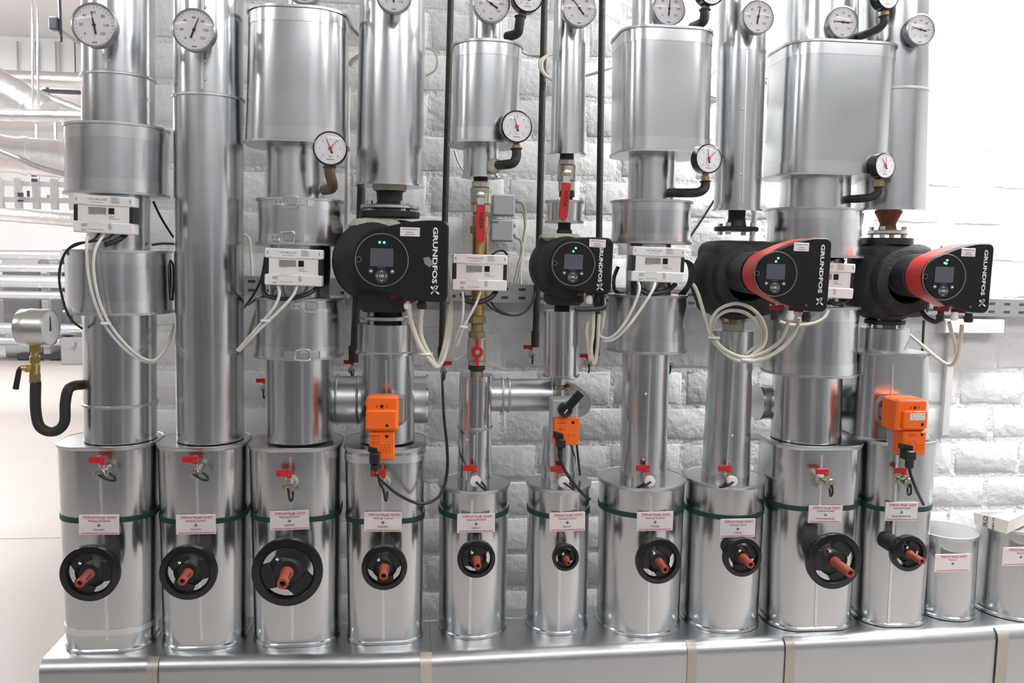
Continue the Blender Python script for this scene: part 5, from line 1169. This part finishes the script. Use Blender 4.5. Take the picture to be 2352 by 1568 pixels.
# tenth column
cable([(2085,766,-.45),(2120,795,-.50),(2160,828,-.56),(2182,838,-.58),(2196,825,-.60),(2205,785,-.62),(2210,745,-.635)], .0055, CREAM, 'cream cable in a wide V below the right pump', PC)
cable([(2180,740,-.635),(2186,765,-.625),(2194,790,-.615),(2196,812,-.605)], .0050, CREAM, 'short cream cable joining the V below the right pump', PC)
cable([(2120,715,-.60),(2128,728,-.62),(2148,738,-.63),(2160,732,-.64)], .0075, BLACK, 'stubby black plug hanging below the right pump', name='cable_plug')
cable([(2122,735,-.06),(2118,820,-.06),(2114,920,-.06)], .0042, WIREK, 'straight dark cable on the wall behind the right actuator')
cable([(2088,1068,-.65),(2092,1090,-.655),(2105,1125,-.65),(2121,1158,-.62)], .0042, WIREK, 'black cable running down from the right actuator')
cable([(1984,480,0),(1978,520,0),(1970,560,0)], .0025, WIREK, 'thin dark wire beside the right pump')
# sixth column actuator
cable([(1287,1050,-.595),(1295,1075,-.60),(1318,1110,-.60),(1340,1135,-.59),(1354,1146,-.57)], .0042, WIREK, 'black cable running down from the lever actuator')
cable([(1325,1022,-.50),(1328,1055,-.46),(1332,1090,-.42)], .0032, WIREK, 'thin black cable behind the lever actuator')
# upper wall
cable([(1196,116,-.06),(1215,126,-.05),(1245,130,-.05),(1270,124,-.05)], .0045, CREAM, 'cream cable between the two Statisch columns near the top')
for k in range(3): cable([(1256,128,-.075),(1246-k*3,140,-.08),(1246-k*2,160,-.08),(1256,176,-.08),(1274,186-k*4,-.08)], .0042, CREAM, ('inner', 'middle', 'outer')[k]+' turn of the cream cable coil near the top', 'cream cable coil')
cable([(1344,174,-.05),(1380,164,-.06),(1420,150,-.06)], .0045, CREAM, 'straight pale cable left of the seventh column')
cable([(978,110,-.04),(995,116,-.04),(1004,135,-.04),(1000,160,-.04),(978,174,-.04)], .0035, WHITEC, 'pale cable loop on the wall right of the fourth column')
cable([(1650,158,-.001),(1634,175,-.001),(1625,200,-.001),(1630,218,-.001),(1650,225,-.001)], .0042, CREAM, 'pale cable loop on the wall left of the eighth column')
cable([(1752,178,-.001),(1770,182,-.001),(1790,192,-.001)], .004, CREAM, 'short pale cable right of the eighth column')
cable([(796,40,-.002),(808,62,-.002),(826,82,-.002)], .0045, mat('grey_cable_dark', (.20, .20, .19), 0, .5), 'short grey cable between the third and fourth columns, upper')
cable([(802,150,-.003),(812,136,-.003),(828,126,-.003)], .006, mat('grey_cable_thick', (.30, .30, .29), 0, .5), 'short grey cable between the third and fourth columns, lower')
cable([(1044,345,-.05),(1052,370,-.05),(1068,398,-.05)], .0035, WHITEC, 'thin pale cable left of the fifth column neck')
wallpipe([(800,200),(797,440),(792,700)], .007, 'thin pale conduit on the wall right of the third column', mat('pale_conduit', (.55, .54, .52), 0, .5), -.03)

# ================================================================== torn carton on the last cover
Zb = CAN[11].Z0+.0045
bot = [PZ(*q, Zb) for q in ((2239,1203),(2275,1214),(2311,1226),(2352,1206),(2400,1184))]
t = thing('torn_carton', 'torn printed carton strip lying on the last low cover', 'carton', (bot[2].x, bot[2].y, Zb))
top = [b_+Vector((dx, .004, h)) for b_, h, dx in zip(bot, (.034, .036, .037, .036, .034), (-.003, 0, .008, .004, 0))]
m_ = MB(); n = len(bot); th = Vector((.002, .004, 0))
m_.add(bot+top+[b_+th for b_ in bot]+[b_+th for b_ in top], [(i, i+1, n+i+1, n+i) for i in range(n-1)]+[(2*n+i, 3*n+i, 3*n+i+1, 2*n+i+1) for i in range(n-1)]+[(n+i, n+i+1, 3*n+i+1, 3*n+i) for i in range(n-1)]+[(i, 2*n+i, 2*n+i+1, i+1) for i in range(n-1)])
part('carton_wall', m_, CARD, t)
m_ = MB(); bk = top[0].lerp(top[4], .5)+Vector((0, .04, -.028))
m_.add([top[0]+Vector((.004, .006, -.022)), top[1]+Vector((.002, .008, -.026)), top[2]+Vector((0, .008, -.022)), top[3]+Vector((-.004, .006, -.026)), top[4]+Vector((-.004, .006, -.022)), bk, (top[1]+top[3])/2+Vector((0, .02, -.008))], [(0, 1, 6, 5), (1, 2, 6), (2, 3, 6), (3, 4, 5, 6)]); part('paper_liner', m_, PAPER, t)
fr = (bot[0]+top[0])/2; to = (bot[2]+top[2])/2; dv = (to-fr); an = math.atan2(dv.y, dv.x)
for s_, k, h in (('IKO', .32, .013), ('ABBA AR', .56, .0065)):
    c = fr+dv*k+Vector((-.0004, -.0030, 0))-W[t]; text('lettering', s_, h, INK, t, c, rot=(PI/2, -PI/2, an), bold=.01)
m_ = MB(); c = fr+dv*.41-W[t]; m_.add([c+Vector((-.0006, -.0012, -.02)), c+Vector((.0006, -.0012, -.02)), c+Vector((.0006, -.0002, .02)), c+Vector((-.0006, -.0002, .02))], [(0, 1, 2, 3)]); part('printed_rule', m_, INKG, t, local=True)

# ================================================================== the hall beyond, left of the wall
def fpipe(x0, x1, y0, y1, Y, yb=None, label='', m=PIPEW, name='far_pipe', seams=4, Y1=None, grp=None, sag=0.0):
    Y1 = Y if Y1 is None else Y1
    a = PY(x0, y0, Y); b = PY(x1, y1, Y1); r = yb/2*pxm(Y)
    t = thing(name, label, 'pipe', (a+b)/2-Vector((0, 0, r)), grp); rnd = random.Random(int(y0)+int(yb))
    m_ = MB(); P = [(a.lerp(b, k/10)+Vector((0, 0, -sag*math.sin(PI*k/10))), r*(1+(rnd.uniform(-.06, .04) if m is FOIL else 0))) for k in range(11)]; m_.tubew(P, 18); part('pipe_jacket', m_, m, t)
    for k in range(seams):
        f = (k+.6)/seams; c = a.lerp(b, f); d = (b-a).normalized(); m_ = MB(); m_.tubew([(c-d*.02, r*1.03), (c+d*.02, r*1.03)], 18); part('joint_band', m_, BANDM, t)
    return t
FG = 'pipes of the far rack'
YR = 9.2
for k, (y0, y1, h, x1) in enumerate(((585,586,21,142),(615,616,18,148),(645,649,27,210),(677,679,18,146),(755,757,25,205),(782,785,18,140))):
    fpipe(-120, x1, y0-2, y1, YR, h, ('top', 'second', 'third', 'fourth', 'fifth', 'lowest')[k]+' silvery pipe of the far pipe rack', grp=FG)
for k, x in enumerate((-60, 98, 148)):
    a = PY(x, 575, YR+.2); m_ = MB(); m_.box((a.x, YR+.25, a.z/2-.2), (.09, .09, a.z+.3), b=.008); single('rack_post', m_, ROOMW if k < 2 else DARKP, ('left', 'middle pale', 'right dark')[k]+' post of the far pipe rack', 'post')
for k, (x0, x1, ya, yb_, m) in enumerate(((3, 92, 596, 715, GREYP), (104, 140, 596, 745, RAILM))):
    a = PY(x0, ya, YR+.5); b = PY(x1, yb_, YR+.5); m_ = MB(); m_.box(((a.x+b.x)/2, YR+.55, a.z/2), (b.x-a.x, .1, a.z), b=.01); single('sheet_panel', m_, m, ('wide', 'narrow')[k]+' grey panel behind the far pipe rack', 'panel')
a = PY(20, 790, YR); b = PY(190, 798, YR); m_ = MB(); m_.box(((a.x+b.x)/2, YR+.3, .05), (b.x-a.x, .2, .09), b=.01); single('floor_sill', m_, DARKP, 'dark sill on the floor under the far pipe rack', 'sill')
a = PY(170, 792, YR-.2); m_ = MB(); m_.turn([(.05, 0), (.05, .06), (.03, .07)], 'y', (a.x, YR-.3, a.z+.02), 16); m_.box((a.x, YR-.2, a.z/2+.05), (.30, .12, a.z+.1), b=.01); single('pump_foot', m_, RAILM, 'grey boxed fitting at the foot of the far rack', 'fitting')
DG = 'foil wrapped ducts under the hall ceiling'
fpipe(-80, 230, 176, 186, 4.2, 34, 'upper foil wrapped duct below the ceiling beam', FOIL, 'foil_duct', 3, grp=DG)
fpipe(-80, 230, 262, 268, 3.4, 26, 'thin level foil wrapped pipe below the upper duct', FOIL, 'foil_duct', 5, grp=DG)
fpipe(-60, 110, 160, 262, 3.8, 62, 'foil wrapped duct sloping down to the right', FOIL, 'foil_duct', 2, Y1=3.6, grp=DG)
fpipe(85, 240, 215, 275, 3.9, 20, 'thin foil wrapped pipe sloping down to the right', FOIL, 'foil_duct', 2, grp=DG)
fpipe(-80, 240, 345, 375, 5.0, 82, 'thick foil wrapped duct at mid height', FOIL, 'foil_duct', 4, Y1=5.6, grp=DG)
fpipe(-80, 240, 485, 512, 7.5, 30, 'lowest foil wrapped duct above the far rack', FOIL, 'foil_duct', 6, Y1=8.2, grp=DG)
a = [PY(*q) for q in ((-20, 338, 4.3), (40, 362, 4.3), (90, 384, 4.4), (160, 402, 4.5), (220, 412, 4.6))]; m_ = MB(); m_.tubew([(q, .022) for q in spline(a, 5)], 10); single('hanging_pipe', m_, RAILM, 'dark grey pipe curving across the thick foil duct', 'pipe')
for x, Y in ((77, 3.3), (89, 3.3)):
    a = PY(x, 108, Y); b = PY(x, 250, Y); m_ = MB(); m_.cyl((a.x, Y, WH), (b.x, Y, b.z), .008, n=8); single('hanger_rod', m_, CHROME, ('left' if x == 77 else 'right')+' thin bright hanger rod under the hall ceiling', 'rod')
for k, (x, wd, m) in enumerate(((40, .008, GREYP), (84, .014, mat('blue_grey_pipe', (.30, .36, .48), 0, .5)), (128, .007, GREYP), (136, .007, GREYP), (172, .005, DARKP))):
    a = PY(x, 110, 4.42); b = PY(x+1, 160, 4.42); m_ = MB(); m_.cyl((a.x, 4.42, a.z+.05), (b.x, 4.42, b.z-.02), wd, n=8); single('beam_conduit', m_, m, ('first', 'second', 'third', 'fourth', 'fifth')[k]+' thin conduit standing on the ceiling beam, counted from left', 'conduit')
a = PY(126, 55, 2.6); m_ = MB(); m_.box((a.x, 2.6, a.z), (.05, .06, .07), b=.005); m_.cyl((a.x+.03, 2.6, WH), (a.x+.03, 2.6, a.z-.1), .010, n=8); single('pipe_hanger', m_, DARKP, 'black hanger clip below the hall ceiling', 'hanger')
a = PY(138, 70, 2.9); b = PY(186, 102, 4.2); m_ = MB(); m_.cyl(a, b, .012, n=8); single('ceiling_conduit', m_, RAILM, 'thin dark conduit slanting along the hall ceiling', 'conduit')
for k, (x0, x1, y0, y1, Y) in enumerate(((45, 68, 205, 222, 4.6), (100, 190, 206, 216, 4.7))):
    a = PY(x0, y0, Y); b = PY(x1, y1, Y); m_ = MB(); m_.box(((a.x+b.x)/2, Y, (a.z+b.z)/2), (b.x-a.x, .1, a.z-b.z), b=.01); m_.box((a.x+.03, Y, (a.z+WH)/2), (.02, .02, WH-a.z)); single('dark_opening_board', m_, DARKP, ('small', 'long')[k]+' dark board between the foil ducts', 'board')
# cable tray with rungs and white brackets
t = thing('cable_tray', 'white cable tray with brackets below the thick foil duct', 'cable tray', PY(90, 470, 6.2))
a = PY(-60, 420, 6.2); b = PY(230, 425, 6.2)
for dz in (0, -.16): m_ = MB(); m_.box(((a.x+b.x)/2, 6.2, (a.z+b.z)/2+dz), (b.x-a.x, .05, .05)); part('side_rail', m_, ROOMW, t)
for k in range(7): m_ = MB(); xx = a.x+(b.x-a.x)*(k+.5)/7; m_.box((xx, 6.17, (a.z+b.z)/2-.10), (.06, .05, .30)); part('bracket', m_, ROOMW, t)
for x, y, w_, h in ((47, 447, .05, .04), (47, 461, .05, .02), (65, 445, .02, .06), (79, 402, .05, .03), (79, 414, .05, .03)):
    q = PY(x, y, 6.1); m_ = MB(); m_.box((q.x, 6.1, q.z), (w_, .02, h)); part('dark_hole', m_, DARKP, t)
for k, (x0, x1, y0, y1) in enumerate(((83, 112, 446, 464), (126, 150, 453, 464))):
    a = PY(x0, y0, 7.0); b = PY(x1, y1, 7.0); m_ = MB(); m_.box(((a.x+b.x)/2, 7.0, (a.z+b.z)/2), (b.x-a.x, .08, a.z-b.z), b=.005); m_.box((a.x+.03, 7.0, (a.z+WH)/2), (.02, .02, WH-a.z)); single('far_bracket', m_, RAILM, ('left', 'right')[k]+' grey bracket above the lowest foil duct', 'bracket')
